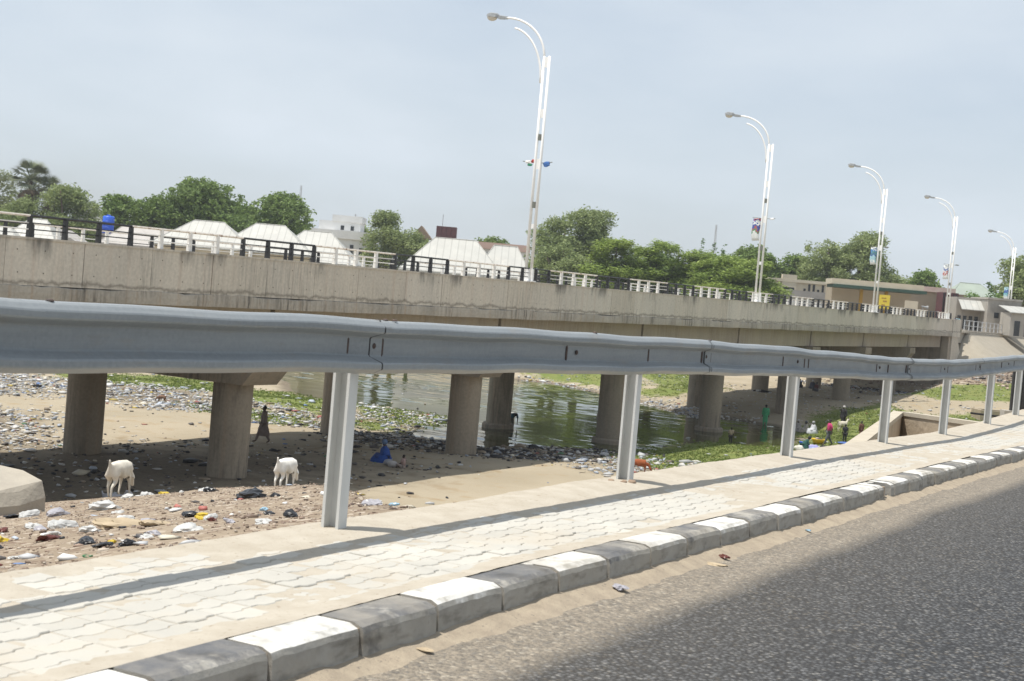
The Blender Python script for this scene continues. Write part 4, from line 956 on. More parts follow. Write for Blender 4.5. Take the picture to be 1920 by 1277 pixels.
# ------------------------------------------------------------------ trees
def leaf_mat(name, k=1.0, transl=0.25):
    return attr_mat(name, 'tint', rough=0.6, spec=0.25, transl=transl)
m_leaf = leaf_mat('tree_foliage', transl=0.3)
m_bark = mat('tree_bark', (0.13,0.10,0.075), (0.08,0.062,0.048), 3, rough=0.95, bmp=0.5, bscale=10, bdist=0.05)
TI = {'round': ((0.075,0.115,0.034), (0.118,0.163,0.045)), 'airy': ((0.105,0.135,0.055), (0.160,0.190,0.080)), 'flat': ((0.100,0.145,0.032), (0.150,0.192,0.046)),
      'sparse': ((0.12,0.14,0.075), (0.16,0.175,0.10)), 'spire': ((0.045,0.085,0.03), (0.07,0.115,0.035)), 'bush': ((0.075,0.13,0.035), (0.11,0.17,0.045))}
def crown_mesh(blobs, n_cl, n_lf, size, spread, tint, flat=0.0):
    """leaf-sized faces in clusters over the surface of many uneven lobes"""
    C, Tn = [], []
    for (bx, by, bz, rx, ry, rz) in blobs:
        k = max(4, int(n_cl*(rx*ry+rx*rz)/2.0))
        v = rng.normal(size=(k, 3)); v /= np.linalg.norm(v, axis=1)[:, None]; rr = rng.uniform(0.55, 1.08, k)[:, None]
        c = np.array([bx,by,bz])+v*rr*np.array([rx,ry,rz]); C.append(c); Tn.append(np.full(k, rng.uniform(0, 1)))
    C = np.concatenate(C); tb = np.concatenate(Tn)
    n = len(C)*n_lf
    P = np.repeat(C, n_lf, 0)+rng.normal(size=(n,3))*spread*np.array([1,1,0.7])
    a = rng.normal(size=(n,3)); a[:,2] *= (0.55 if flat == 0 else 0.18); a /= np.linalg.norm(a, axis=1)[:,None]
    b = rng.normal(size=(n,3)); b = np.cross(a, b); b /= np.linalg.norm(b, axis=1)[:,None]
    if flat: b[:,2] *= 0.4
    s = size*rng.uniform(0.6, 1.35, n)[:,None]
    V = np.stack([P-a*s, P+b*s*0.45, P+a*s, P-b*s*0.45], 1).reshape(-1,3)
    F = np.arange(n*4).reshape(-1,4)
    me = np_mesh('crown', V, F, m_leaf)
    t0, t1 = np.array(tint[0]), np.array(tint[1])
    w = np.clip(np.repeat(tb, n_lf)*0.6+rng.uniform(0, 0.55, n), 0, 1)[:,None]
    face_attr(me, 'tint', (t0*(1-w)+t1*w)*1.8*rng.uniform(0.8, 1.2, n)[:,None]); return me
def tree(kind, label, x, y, ztop, w, cat='tree', low=None, name=None, group='trees beyond the bridge'):
    zb = gz(x, y); H = ztop-zb; t = empty(name or ('tree' if kind != 'bush' else 'shrub'), (x, y, zb), random.uniform(0, 6)); tag(t, label, cat, group)
    rx = w/2*1.38; tint = TI[kind]; bl = []
    if kind in ('round', 'airy', 'sparse', 'bush'):
        c0 = max(0.10, 1-max(1.15*w, 8.5)/H) if kind != 'bush' else 0.0
        nb = {'round': 30, 'airy': 40, 'sparse': 34, 'bush': 10}[kind]
        for i in range(nb):
            w_ = random.uniform(0, 2*math.pi); q = math.sqrt(random.random()); h = random.random()
            prof = (1.0 if h < 0.55 else math.sqrt(max(0.05, 1-((h-0.55)/0.5)**2)))
            r = rx*(random.uniform(0.28, 0.46) if kind == 'round' else random.uniform(0.20, 0.38))
            bl.append((q*(rx-r)*prof*math.cos(w_), q*(rx-r)*prof*math.sin(w_), H*c0+(H*(1-c0)-r)*h+r*0.3, r, r, r*random.uniform(0.6, 0.85)))
        bl.append((0,0,H-rx*0.28, rx*0.32, rx*0.32, rx*0.26))
    elif kind == 'flat':
        for i in range(34):
            h = random.random(); z = H-max(0.62*H, 6.5)*(1-h)*0.95-0.5; r = rx*random.uniform(0.28, 0.5)*(1.15-0.55*h); w_ = random.uniform(0, 2*math.pi); q = math.sqrt(random.random())*(rx*(1.05-0.55*h)-r*0.6)
            bl.append((q*math.cos(w_), q*math.sin(w_), z, r, r, r*0.27))
        bl.append((0,0,H-0.3, rx*0.3, rx*0.3, 0.3))
    elif kind == 'spire':
        for i in range(9):
            h = i/8; r = rx*(1.0-0.75*h); bl.append((random.uniform(-.1,.1), random.uniform(-.1,.1), H*(0.3+0.68*h), r, r, H*0.06))
    den = {'round': 11, 'airy': 16, 'sparse': 13, 'bush': 12, 'flat': 16, 'spire': 22}[kind]; lf = {'round': 15, 'airy': 11, 'sparse': 7, 'bush': 14, 'flat': 13, 'spire': 10}[kind]
    sz = {'round': 0.27, 'airy': 0.21, 'sparse': 0.19, 'bush': 0.22, 'flat': 0.26, 'spire': 0.2}[kind]
    link('crown', crown_mesh(bl, den, lf, sz, 0.30 if kind != 'spire' else 0.16, tint, 1.0 if kind == 'flat' else 0.0), t)
    b = MB(); tr = 0.028*H+0.05
    if kind in ('spire', 'bush'): b.tube([(0,0,-0.5),(0,0,H*0.7)], [tr, tr*0.3], 6)
    else:
        b.tube([(0,0,-0.5),(0.15,0.05,H*0.2),(0.05,0.1,H*0.38)], [tr*1.25, tr, tr*0.85], 8)
        for q in random.sample(bl, min(9, len(bl))):
            mid = Vector((q[0]*0.45+0.05, q[1]*0.45+0.1, H*0.38+(q[2]-H*0.38)*0.5)); b.tube([(0.05,0.1,H*0.36), mid, (q[0],q[1],q[2])], [tr*0.55, tr*0.36, tr*0.14], 6)
    b.build('trunk', m_bark, t, True)
    return t
TREES = [
 ('sparse','thin, half-bare tree at the far left edge of the skyline',-171.9,151.9,13.4,7.0),
 ('airy','dry olive-brown tree left of the blue water tank',-154.6,149.8,11.7,8.2),
 ('airy','low olive tree between the left fan palms and the railing',-163.0,150.0,9.6,8.5),
 ('round','small rounded green tree just right of the blue water tank',-158.1,162.7,11.7,5.8),
 ('round','lower left shoulder of the big dark green tree clump behind the white houses',-158.1,171.8,12.5,8.2),
 ('round','tallest dark green tree of the clump behind the white houses',-153.4,176.8,15.5,11.6),
 ('round','lighter green tree tucked at the right foot of the tallest dark tree',-147.0,178.5,10.4,6.0),
 ('round','dark green tree partly hidden behind the tallest one',-154.8,189.6,12.6,7.6),
 ('round','wide dark green tree left of the flat-roofed white building',-149.1,190.5,15.0,10.6),
 ('round','small tree peeping over the flat-roofed white building',-151.3,216.5,11.9,4.0),
 ('airy','pale green feathery tree between the flat-roofed building and the maroon tank',-126.5,189.0,12.8,7.2),
 ('airy','lower pale green tree in front of the maroon tank',-122.8,190.9,10.4,6.6),
 ('round','small dark tree above the ridge of the brightest white house',-129.9,228.1,11.7,6.6),
 ('airy','left half of the tall olive tree right of the nearest street lamp',-98.5,191.8,13.6,7.2),
 ('airy','tall olive tree crown with drooping right side, right of the nearest lamp',-95.6,196.8,15.6,8.4),
 ('airy','low bushy olive tree at the foot of the tall olive tree',-95.0,188.0,9.6,8.0),
 ('flat','bright green layered tree, first right of the tall olive tree',-82.7,179.7,10.1,9.4),
 ('flat','bright green layered tree in the middle of the row',-78.4,185.5,10.4,8.4),
 ('flat','bright green layered tree left of the second lamp, under the spires',-74.2,189.0,9.6,8.6),
 ('flat','low bright green layered tree directly behind the second street lamp',-62.9,177.9,8.3,10.4),
 ('flat','low bright green layered tree between the middle one and the second lamp',-69.5,181.0,7.9,8.0),
 ('flat','bright green layered tree filling the gap right of the first one',-80.6,183.0,9.4,8.6),
 ('flat','bright green layered tree just left of the second street lamp',-66.6,181.0,8.8,8.8),
 ('round','mid green rounded tree behind the layered row, centre',-84.5,200.0,10.8,9.0),
 ('round','mid green rounded tree behind the layered row, nearer the second lamp',-75.5,203.0,10.4,9.5),
 ('spire','dark narrow conifer spire above the layered trees, leftmost of three',-92.0,235.1,13.1,1.5),
 ('spire','dark narrow conifer spire above the layered trees, middle of three',-90.1,236.2,12.7,1.3),
 ('spire','dark narrow conifer spire above the layered trees, rightmost of three',-88.7,236.9,13.1,1.6),
 ('round','round dark tree just behind the second street lamp',-80.4,230.0,13.0,6.6),
 ('round','dark green tree between the second lamp and the big pale tree',-74.5,233.2,12.3,7.4),
 ('airy','left part of the big pale tree behind the filling station',-67.5,228.0,14.5,7.6),
 ('airy','big pale spreading tree behind the filling station and third lamp',-63.2,232.7,16.5,9.4),
 ('airy','low right skirt of the big pale tree behind the third lamp',-59.5,235.0,11.2,7.0),
 ('round','round dark green tree between the third and fourth lamps',-55.4,243.6,11.5,7.6),
 ('airy','tall tree cut by the right edge behind the farthest lamp',-35.1,214.8,13.2,7.0)]
for k, lb, x, y, z, w in TREES: tree(k, lb, x, y, z, w)
for i, (x, y, z, w, lb) in enumerate([(-38.8,201.2,6.9,2.8,'dark shrub in front of the pale green hip roof'),(-41.0,206,6.3,2.6,'low yellow-green shrub below the pale green hip roof'),(-37.5,213.3,7.7,2.0,'narrow shrub beside the farthest lamp')]):
    tree('bush', lb, x, y, z, w, 'shrub', group='shrubs near the bridge end')
tree('spire','small pointed cypress right of the pale green hip roof',-39.1,212.5,8.7,1.2); tree('spire','second small pointed cypress beside the farthest lamp',-36.4,214.0,8.4,1.0)
# fan palms at the left
m_frond = mat('fan_palm_leaf', (0.105,0.13,0.062), (0.145,0.165,0.085), 1.5, rough=0.6); m_dead = mat('dead_palm_leaf', (0.16,0.12,0.08), (0.11,0.085,0.06), 2, rough=0.9)
def fan(m_):
    V, F = [(0,0,0),(0.9,0,0.12)], []
    for i in range(11):
        w = -1.15+2.3*i/10; k = len(V); V += [(0.9+0.1*math.cos(w-0.09),0.1*math.sin(w-0.09),0.12),(0.9+0.1*math.cos(w+0.09),0.1*math.sin(w+0.09),0.12),(0.9+0.95*math.cos(w),0.95*math.sin(w),0.12-0.15*abs(w)),(0.9+0.5*math.cos(w-0.10),0.5*math.sin(w-0.10),0.16),(0.9+0.5*math.cos(w+0.10),0.5*math.sin(w+0.10),0.16)]
        F += [(k,k+3,k+4,k+1),(k+3,k+2,k+4)]
    b = MB().add(V, F); b.tube([(0,0,0),(0.5,0,0.1),(0.95,0,0.12)], 0.025, 4); return b.mesh('frond', m_)
fr_g, fr_d = fan(m_frond), fan(m_dead)
for x, y, z, s, lb in ((-165.4,152.0,13.3,1.9,'taller fan palm at the left with a shaggy skirt of dead leaves'),(-162.9,153.4,11.7,1.6,'shorter fan palm right beside the taller one'),(-166.5,153.5,12.0,1.4,'fan palm half hidden behind the taller one')):
    zb = gz(x, y); H = z-zb-1.2; t = empty('fan_palm', (x, y, zb)); tag(t, lb, 'palm tree', 'fan palms at the left')
    MB().tube([(0,0,-0.4),(0.1,0.1,H*0.5),(0.15,0,H)], [0.3,0.22,0.25], 8).build('trunk', m_bark, t, True)
    for i in range(34):
        e = random.uniform(-0.7, 1.3); link('frond', fr_g, t, (0.15,0,H), (random.uniform(-.4,.4), -e, random.uniform(0, 6.28)), (s,s,s))
    for i in range(14): link('frond', fr_d, t, (0.15,0,H-random.uniform(0.2,1.6)), (random.uniform(-.4,.4), random.uniform(0.8,1.4), random.uniform(0, 6.28)), (s*0.8,)*3)

# ------------------------------------------------------------------ concrete bits near the footway
m_slab = mat('broken_concrete', (0.37,0.335,0.275), (0.30,0.27,0.225), 1.5, rough=0.95, stain=(0.30,0.26,0.21), sscale=1.2, slo=0.55, shi=0.75, bmp=0.5, bscale=14, bdist=0.03)
m_pit = mat('earth_stained_wall', (0.40,0.33,0.245), (0.34,0.28,0.205), 1.6, rough=0.95, stain=(0.17,0.135,0.10), sscale=1.5, slo=0.6, shi=0.8, bmp=0.6, bscale=9, bdist=0.03)
m_pale = mat('pale_coping', (0.45,0.405,0.325), (0.40,0.355,0.28), 2, rough=0.95, stain=(0.40,0.34,0.26), sscale=3, slo=0.6, shi=0.8, bmp=0.4, bscale=20)
t = empty('concrete_slab', (-17.6, 16.2, gz(-17.6, 16.2)), 0.10); tag(t, 'broken grey concrete slab jutting from the rubble bank at the left edge', 'slab')
b = MB(); lowp = [(-2.6,-0.65),(0.28,-0.72),(0.36,-0.1),(0.30,0.55),(-0.4,0.75),(-2.6,0.8)]
hz = [0.58,0.42,0.40,0.52,0.60,0.70]
V = [(x,y,-0.55) for x, y in lowp]+[(x*1.0-0.02,y,h*0.52) for (x,y),h in zip(lowp,hz)]+[(x*0.99-0.13 if x > 0 else x,y*0.95+0.05,h) for (x,y),h in zip(lowp,hz)]
F = []
for r in (0,6): F += [(r+i, r+(i+1)%6, r+6+(i+1)%6, r+6+i) for i in range(6)]
F.append((12,13,14,15,16,17)); b.add(V, F); b.build('slab_body', m_slab, t)
ck = MB()
for i in range(9):
    x = -1.2+i*0.16; z = 0.16+0.02*math.sin(i*2.1)+0.012*i; y = -0.70-0.012*(x+2.6); ck.add([(x,y-0.012,z),(x+0.17,y-0.012,z+0.014),(x+0.17,y-0.012,z+0.034),(x,y-0.012,z+0.02)], [(0,1,2,3)])
ck.build('crack', m_dark, t)
# drain inlet beside the footway: two low walls meeting at a corner
t = empty('drain_inlet', (-5.6, 25, 0)); tag(t, 'low concrete drain walls with a pale coping beside the footway', 'retaining wall'); inv = Matrix.Translation((5.6,-25,0))
def wall_leg(p0, p1, th, zt0, zt1, depth):
    d = Vector((p1[0]-p0[0], p1[1]-p0[1], 0)).normalized(); n_ = Vector((-d.y, d.x, 0))*th
    for nm, mm, a0, a1, ex in (('wall', m_pit, -depth, -0.082, 0.0), ('coping', m_pale, -0.08, 0.0, 0.02)):
        V = []
        for dz in (0, 1):
            for p_, zt in ((p0,zt0),(p1,zt1)):
                z = zt+(a1 if dz else a0); e = n_.normalized()*ex
                V += [(p_[0]-e.x, p_[1]-e.y, z), (p_[0]+n_.x+e.x, p_[1]+n_.y+e.y, z)]
        o = MB().add(V, [(0,1,3,2),(4,6,7,5),(0,2,6,4),(1,5,7,3),(0,4,5,1),(2,3,7,6)]).build(nm, mm, t); o.matrix_parent_inverse = inv
wall_leg((-4.76,18.0),(-7.05,30.2), 0.17, 0.0, -0.17, 2.4)
wall_leg((-6.95,30.25),(-4.93,28.0), -0.25, -0.165, -0.07, 2.4)
fill = MB().add([(-4.8,18.6,-0.10),(-4.8,27.8,-0.20),(-5.05,28.05,-0.55),(-7.0,30.1,-0.95),(-5.6,22.5,-0.75)], [(0,1,2,3,4)][::1]).build('earth_fill', m_pit, t); fill.matrix_parent_inverse = inv
t = empty('stone_basin', (-21.5, 124.5, gz(-21.5,124.5))); t.rotation_euler = (0,0,0.5); tag(t, 'low square stone basin on the grassy right bank', 'basin')
for a_ in ((-1.6,1.6,-1.2,-0.9),(-1.6,1.6,0.9,1.2),(-1.6,-1.3,-0.897,0.897),(1.3,1.6,-0.897,0.897)): MB().box(*a_, -0.3, 0.75).build('basin_wall', m_pit, t)
t = empty('black_panel', (-6.35, 39.5, gz(-6.35,39.5)), 0.45); tag(t, 'black upright panel on a grey concrete block at the right edge, seen past the guardrail', 'panel')
zb = gz(-6.35,39.5); MB().box(-0.30, 0.35, -0.2, 0.2, -0.6, -0.36-zb).build('block', m_blk, t); MB().box(-0.11, 0.10, -0.07, 0.07, -0.358-zb, 1.05-zb, 0.01).build('panel', m_black, t)
MB().box(0.16, 0.42, -0.07, 0.07, -0.358-zb, 1.0-zb, 0.01).build('panel', m_black, t); MB().tube([(-0.3,0,-0.55-zb),(-1.2,-0.35,-0.5-zb)], 0.03, 6).build('pipe', m_dark, t)

# paved slope of the embankment at the end of the bridge
m_slope = mat('slope_paving', (0.34,0.305,0.245), (0.29,0.26,0.205), 0.8, rough=0.95, stain=(0.30,0.265,0.215), sscale=0.6, slo=0.5, shi=0.75, bmp=0.5, bscale=5, bdist=0.05)
XS, YS_ = np.meshgrid(np.arange(-33.25, -26.9, 0.35), np.arange(162.0, 240, 1.0)); ZS = ground(XS, YS_, False)+0.09; k_ = XS.shape[1]
ii, jj = np.meshgrid(np.arange(k_-1), np.arange(XS.shape[0]-1)); a_ = (jj*k_+ii).ravel(); FS = np.stack([a_, a_+1, a_+k_+1, a_+k_], 1)
zq = ZS.ravel()[FS].min(1); FS = FS[zq > -2.6]
link('slope_paving', np_mesh('slope_paving', np.stack([XS.ravel(), YS_.ravel(), ZS.ravel()], 1), FS, m_slope, True), kind='structure')

# ------------------------------------------------------------------ people and animals
def skin_obj(name, verts, edges, radii, m, parent, root=0, sub=1, smooth_=True):
    me = bpy.data.meshes.new(name); me.from_pydata([tuple(v) for v in verts], edges, []); me.materials.append(m); me.update()
    o = link(name, me, parent); md = o.modifiers.new('skin', 'SKIN'); md.use_smooth_shade = smooth_
    lay = me.skin_vertices[0].data
    for i, r in enumerate(radii):
        lay[i].radius = (r, r) if not isinstance(r, tuple) else r
        lay[i].use_root = (i == root)
    if sub:
        s = o.modifiers.new('sub', 'SUBSURF'); s.levels = sub; s.render_levels = sub
    return o
SKIN = [mat('dark_brown_skin', (0.055,0.032,0.022), rough=0.55), mat('brown_skin', (0.085,0.05,0.034), rough=0.55)]
m_hair = mat('black_hair', (0.008,0.007,0.007), rough=0.7); m_eye = mat('eye_white', (0.6,0.58,0.55), rough=0.3)
_cloth = {}
def cloth(c):
    k = tuple(round(v, 3) for v in c)
    if k not in _cloth: _cloth[k] = mat('cloth_%d' % len(_cloth), c, tuple(v*0.75 for v in c), 6, rough=0.9)
    return _cloth[k]
def joints(pose):
    J = {'pel':(0,0,.53),'wai':(0,0,.61),'che':(0.005,0,.73),'nek':(0,0,.835),'he0':(.012,0,.885),'he1':(.012,0,.945)}
    for s, k in ((1,'L'),(-1,'R')):
        J.update({'sh'+k:(0,s*.105,.80),'el'+k:(-.01,s*.135,.645),'wr'+k:(.03,s*.14,.50),'ha'+k:(.04,s*.14,.455),'hi'+k:(0,s*.052,.50),'kn'+k:(.012,s*.056,.28),'an'+k:(0,s*.056,.05),'to'+k:(.095,s*.066,.018)})
    if pose == 'walk':
        J.update(knL=(.10,.056,.285),anL=(.17,.056,.055),toL=(.26,.06,.03),knR=(-.03,-.056,.285),anR=(-.17,-.056,.075),toR=(-.085,-.06,.018),elL=(-.06,.135,.65),wrL=(-.03,.14,.52),haL=(-.02,.14,.475),elR=(.03,-.135,.65),wrR=(.11,-.13,.54),haR=(.14,-.12,.505))
    if pose in ('sit','sitlean'):
        f = .05 if pose == 'sitlean' else 0
        J = {k:(v[0]+(v[2]-.53)*f*2, v[1], v[2]-.46) for k, v in J.items()}
        for s, k in ((1,'L'),(-1,'R')): J.update({'hi'+k:(.02,s*.06,.065),'kn'+k:(.22,s*.12,.17),'an'+k:(.20,s*.05,.04),'to'+k:(.29,s*.03,.03),'wr'+k:(.16,s*.09,.16),'ha'+k:(.20,s*.07,.15),'el'+k:(.05,s*.14,.20)})
    if pose == 'squat':
        J = {k:(v[0]+(v[2]-.53)*.55-.06, v[1], .15+(v[2]-.53)*.85) for k, v in J.items()}
        for s, k in ((1,'L'),(-1,'R')): J.update({'hi'+k:(-.05,s*.055,.14),'kn'+k:(.15,s*.09,.25),'an'+k:(.0,s*.07,.045),'to'+k:(.09,s*.08,.018),'el'+k:(.16,s*.13,.22),'wr'+k:(.25,s*.06,.12),'ha'+k:(.29,s*.05,.09)})
    if pose == 'bend':
        J.update(pel=(-.06,0,.52),wai=(.0,0,.575),che=(.11,0,.625),nek=(.20,0,.655),he0=(.25,0,.65),he1=(.305,0,.635))
        for s, k in ((1,'L'),(-1,'R')): J.update({'sh'+k:(.18,s*.105,.625),'el'+k:(.21,s*.12,.48),'wr'+k:(.25,s*.09,.34),'ha'+k:(.27,s*.08,.30),'hi'+k:(-.06,s*.052,.49)})
    if pose == 'lie':
        J = {k:(v[2]-.5, v[1], .055+v[0]*.3) for k, v in J.items()}
    if pose == 'armup':
        J.update(elR=(.09,-.13,.70),wrR=(.20,-.10,.76),haR=(.24,-.09,.78))
    return {k: Vector(v) for k, v in J.items()}
def person(label, x, y, H, pose, face, top_c=None, legs_c=None, robe_c=None, hair=True, scarf=None, skin=0, z=None, sleeves=True, group='people by the river'):
    z = gz(x, y) if z is None else z
    t = empty('person', (x, y, z), face); tag(t, label, 'person', group)
    J = {k: v*H for k, v in joints(pose).items()}
    names = list(J); idx = {k: i for i, k in enumerate(names)}; V = [J[k] for k in names]
    rad = {'pel':(.075,.062),'wai':(.066,.055),'che':(.082,.06),'nek':.034,'he0':.05,'he1':.047,'sh':.036,'el':.024,'wr':.017,'ha':.019,'hi':.055,'kn':.036,'an':.022,'to':.02}
    rr = [rad.get(k, rad.get(k[:2])) for k in names]; rr = [tuple(q*H for q in r) if isinstance(r, tuple) else r*H for r in rr]
    E = [('pel','wai'),('wai','che'),('che','nek'),('nek','he0'),('he0','he1')]
    for k in 'LR': E += [('che','sh'+k),('sh'+k,'el'+k),('el'+k,'wr'+k),('wr'+k,'ha'+k),('pel','hi'+k),('hi'+k,'kn'+k),('kn'+k,'an'+k),('an'+k,'to'+k)]
    E = [(idx[a_], idx[b_]) for a_, b_ in E]
    for k in 'LR':                                          # five fingers on each hand
        w = (J['ha'+k]-J['wr'+k]).normalized(); s = w.cross(Vector((1,0,0.3))).normalized()
        for f_, (o_, ln) in enumerate(((-.016,.030),(-.008,.040),(0,.043),(.008,.040),(.016,.026))):
            V.append(J['ha'+k]+w*ln*H*0.55+s*o_*H); rr.append(.0052*H); E.append((idx['ha'+k], len(V)-1)); V.append(J['ha'+k]+w*ln*H+s*o_*H*1.2+Vector((.004*H,0,0))); rr.append(.0042*H); E.append((len(V)-2, len(V)-1))
    nd = (J['he1']-J['he0']).normalized(); fw = Vector((1,0,0)) if pose not in ('bend','lie') else (Vector((0.3,0,-1)) if pose == 'bend' else Vector((0,0,1)))
    V.append((J['he0']+J['he1'])/2+fw*.058*H); rr.append(.012*H); E.append((idx['he0'], len(V)-1))     # nose
    skin_obj('body', V, E, rr, SKIN[skin], t, idx['pel'])
    hc = (J['he0']+J['he1'])/2
    sd = fw.cross(nd).normalized()
    for s in (-1, 1):
        MB().blob(hc+fw*.050*H+sd*s*.02*H+nd*.012*H, (.007*H,)*3, 6, 4).build('eye', m_eye, t)
        MB().blob(hc+sd*s*.052*H, (.010*H,.006*H,.016*H), 6, 4).build('ear', SKIN[skin], t)
    if scarf:
        MB().blob(hc+nd*.014*H-fw*.008*H, (.068*H,.064*H,.066*H), 12, 8).build('headscarf', cloth(scarf), t, True)
    elif hair:
        MB().blob(hc+nd*.020*H-fw*.014*H, (.056*H,.054*H,.050*H), 12, 8).build('hair', m_hair, t, True)
    def garment(nm, keys, edges, scale, col_):
        ks = keys; ix = {k: i for i, k in enumerate(ks)}
        r2 = [rad.get(k, rad.get(k[:2])) for k in ks]; r2 = [tuple(q*H*scale+.004*H for q in r) if isinstance(r, tuple) else r*H*scale+.006*H for r in r2]
        return skin_obj(nm, [J[k] for k in ks], [(ix[a_], ix[b_]) for a_, b_ in edges], r2, cloth(col_), t, 0)
    if top_c or robe_c:
        keys = ['pel','wai','che','nek']; ed = [('pel','wai'),('wai','che'),('che','nek')]
        for k in 'LR':
            keys += ['sh'+k,'el'+k]; ed += [('che','sh'+k),('sh'+k,'el'+k)]
            if robe_c and sleeves: keys.append('wr'+k); ed.append(('el'+k,'wr'+k))
        garment('shirt' if top_c else 'robe_top', keys, ed, 1.34, top_c or robe_c)
    if robe_c and pose in ('stand','walk','armup','bend'):
        a_, b_ = J['anL'], J['anR']; mx, my = (a_.x+b_.x)/2, 0; spread = abs(a_.x-b_.x)/2
        rg = [(J['che'].x,0,J['che'].z,.09*H,.115*H),(J['wai'].x,0,J['wai'].z,.085*H,.105*H),(J['pel'].x,0,J['pel'].z,.092*H,.11*H),(mx*.4,0,.38*H,.098*H+spread*.28,.112*H),(mx*.7-0.01*H,0,.28*H,.095*H+spread*.42,.112*H),(mx*.8-0.01*H,0,.195*H,.088*H+spread*.50,.108*H)]
        rg.sort(key=lambda q: q[2]); MB().rings(rg, 16, False).build('robe_skirt', cloth(robe_c), t, True)
    if robe_c and pose in ('sit','sitlean','squat'):
        c_, w_ = J['che'], J['wai']; zt = J['nek'].z*0.97; fx_ = .10*H if pose != 'squat' else .04*H
        rg = [(fx_,0,.0,.25*H,.21*H),(fx_*.9,0,.07*H,.25*H,.21*H),(fx_*.7+w_.x*.3,0,.17*H,.19*H,.175*H),((w_.x+c_.x)/2,0,w_.z+.03*H,.125*H,.145*H),(c_.x,0,c_.z+.04*H,.10*H,.135*H),(J['nek'].x,0,zt,.05*H,.06*H)]
        rg.sort(key=lambda q: q[2]); MB().rings(rg, 16, False).build('robe_drape', cloth(robe_c), t, True)
    lc = legs_c or robe_c
    if lc:
        keys = ['pel']; ed = []
        for k in 'LR': keys += ['hi'+k,'kn'+k,'an'+k]; ed += [('pel','hi'+k),('hi'+k,'kn'+k),('kn'+k,'an'+k)]
        garment('trousers', keys, ed, 1.18 if not (robe_c and pose in ('sit','sitlean','squat')) else 1.9, lc)
    return t
FACE = lambda deg: math.radians(deg)                       # direction faced: 0 = +X (right of the road), 90 = along the bridge
person('man in a long grey-brown robe walking across the sand between the bridge piers', -41.9, 53.6, 1.78, 'walk', FACE(200), robe_c=(0.20,0.165,0.15), skin=0, z=gz(-41.9,53.6))
person('person in a deep blue wrap crouching in the shade of the bridge', -35.0, 53.6, 1.92, 'sitlean', FACE(215), robe_c=(0.012,0.06,0.26), scarf=(0.10,0.16,0.28), legs_c=(0.02,0.05,0.18))
person('small child in a pale shirt sitting beside the blue-wrapped person', -33.4, 52.6, 1.15, 'sit', FACE(190), top_c=(0.34,0.24,0.22), legs_c=(0.36,0.30,0.27))
person('person in teal bending at the water by a pier', -43.1, 80.2, 1.68, 'bend', FACE(-30), top_c=(0.03,0.11,0.15), legs_c=(0.16,0.17,0.12), z=WATER_Z-0.25)
person('person in a green tunic standing in the shallow water', -35.2, 106.4, 1.72, 'stand', FACE(110), robe_c=(0.07,0.36,0.17), z=WATER_Z-0.1)
person('small boy in a beige patterned shirt standing in the water', -31.6, 88.9, 1.16, 'stand', FACE(100), top_c=(0.42,0.34,0.24), legs_c=(0.05,0.045,0.04), z=WATER_Z-0.16)
person('person in a bright pink top and dark grey trousers striding on the grass', -26.4, 93.2, 1.78, 'walk', FACE(215), top_c=(0.62,0.05,0.20), legs_c=(0.09,0.095,0.11))
person('child in dark clothes standing right of the pink-topped person', -26.0, 95.6, 1.30, 'stand', FACE(120), top_c=(0.022,0.025,0.032), legs_c=(0.02,0.02,0.024))
person('child in a brown robe standing nearest the drain wall', -25.8, 98.9, 1.25, 'stand', FACE(140), robe_c=(0.16,0.075,0.055))
person('person in a white robe sitting at the edge of the shade', -30.3, 102.9, 1.72, 'sitlean', FACE(230), robe_c=(0.52,0.54,0.57), scarf=(0.35,0.36,0.38))
person('person in grey sitting left of the white-robed one near a guardrail post', -32.0, 104.6, 1.66, 'sit', FACE(250), robe_c=(0.33,0.31,0.29), scarf=(0.40,0.38,0.36))
person('person in a cream robe sitting on the grass between the white-robed one and a post', -31.2, 103.9, 1.6, 'sit', FACE(215), robe_c=(0.40,0.37,0.32), scarf=(0.10,0.10,0.11))
person('person in ochre wading at the far side of the river, seen by its reflection', -76.0, 115.8, 1.7, 'stand', FACE(-60), robe_c=(0.38,0.28,0.12), z=WATER_Z-0.2)
person('person in olive wading beside the ochre one at the far side of the river', -74.2, 115.9, 1.65, 'stand', FACE(-40), robe_c=(0.20,0.22,0.10), z=WATER_Z-0.2)
person('person in black with a white headscarf standing behind the pink-topped person', -29.2, 106.5, 1.74, 'stand', FACE(250), robe_c=(0.025,0.025,0.03), scarf=(0.45,0.44,0.43))
person('person in dark clothes sitting against a far pier, left one of the pair', -43.4, 141.0, 1.7, 'sit', FACE(260), robe_c=(0.03,0.032,0.04))
person('person with a pale cap sitting beside the dark seated one under the bridge', -42.3, 141.8, 1.7, 'sit', FACE(280), robe_c=(0.05,0.055,0.075), scarf=(0.5,0.5,0.5))
person('person in dark red sitting cross-legged on the sand under the bridge', -40.6, 137.5, 1.72, 'sit', FACE(240), top_c=(0.09,0.02,0.02), legs_c=(0.10,0.105,0.12))
person('person lying on the ground beside a far pier', -42.4, 126.6, 1.7, 'lie', FACE(200), top_c=(0.45,0.44,0.43), legs_c=(0.03,0.03,0.035))
person('person in dark green squatting over washing behind the third guardrail post', -26.3, 87.6, 1.66, 'squat', FACE(20), robe_c=(0.02,0.09,0.075), scarf=(0.03,0.03,0.04))
person('person in a pale blue robe standing at the end of the bridge wall', -33.7, 166.5, 1.72, 'armup', FACE(-60), robe_c=(0.42,0.66,0.70), z=1.565, group='people at the bridge end')
person('person in dark blue leaning at the end of the bridge wall', -33.75, 165.4, 1.68, 'stand', FACE(-90), top_c=(0.06,0.07,0.14), legs_c=(0.03,0.03,0.05), z=1.565, group='people at the bridge end')

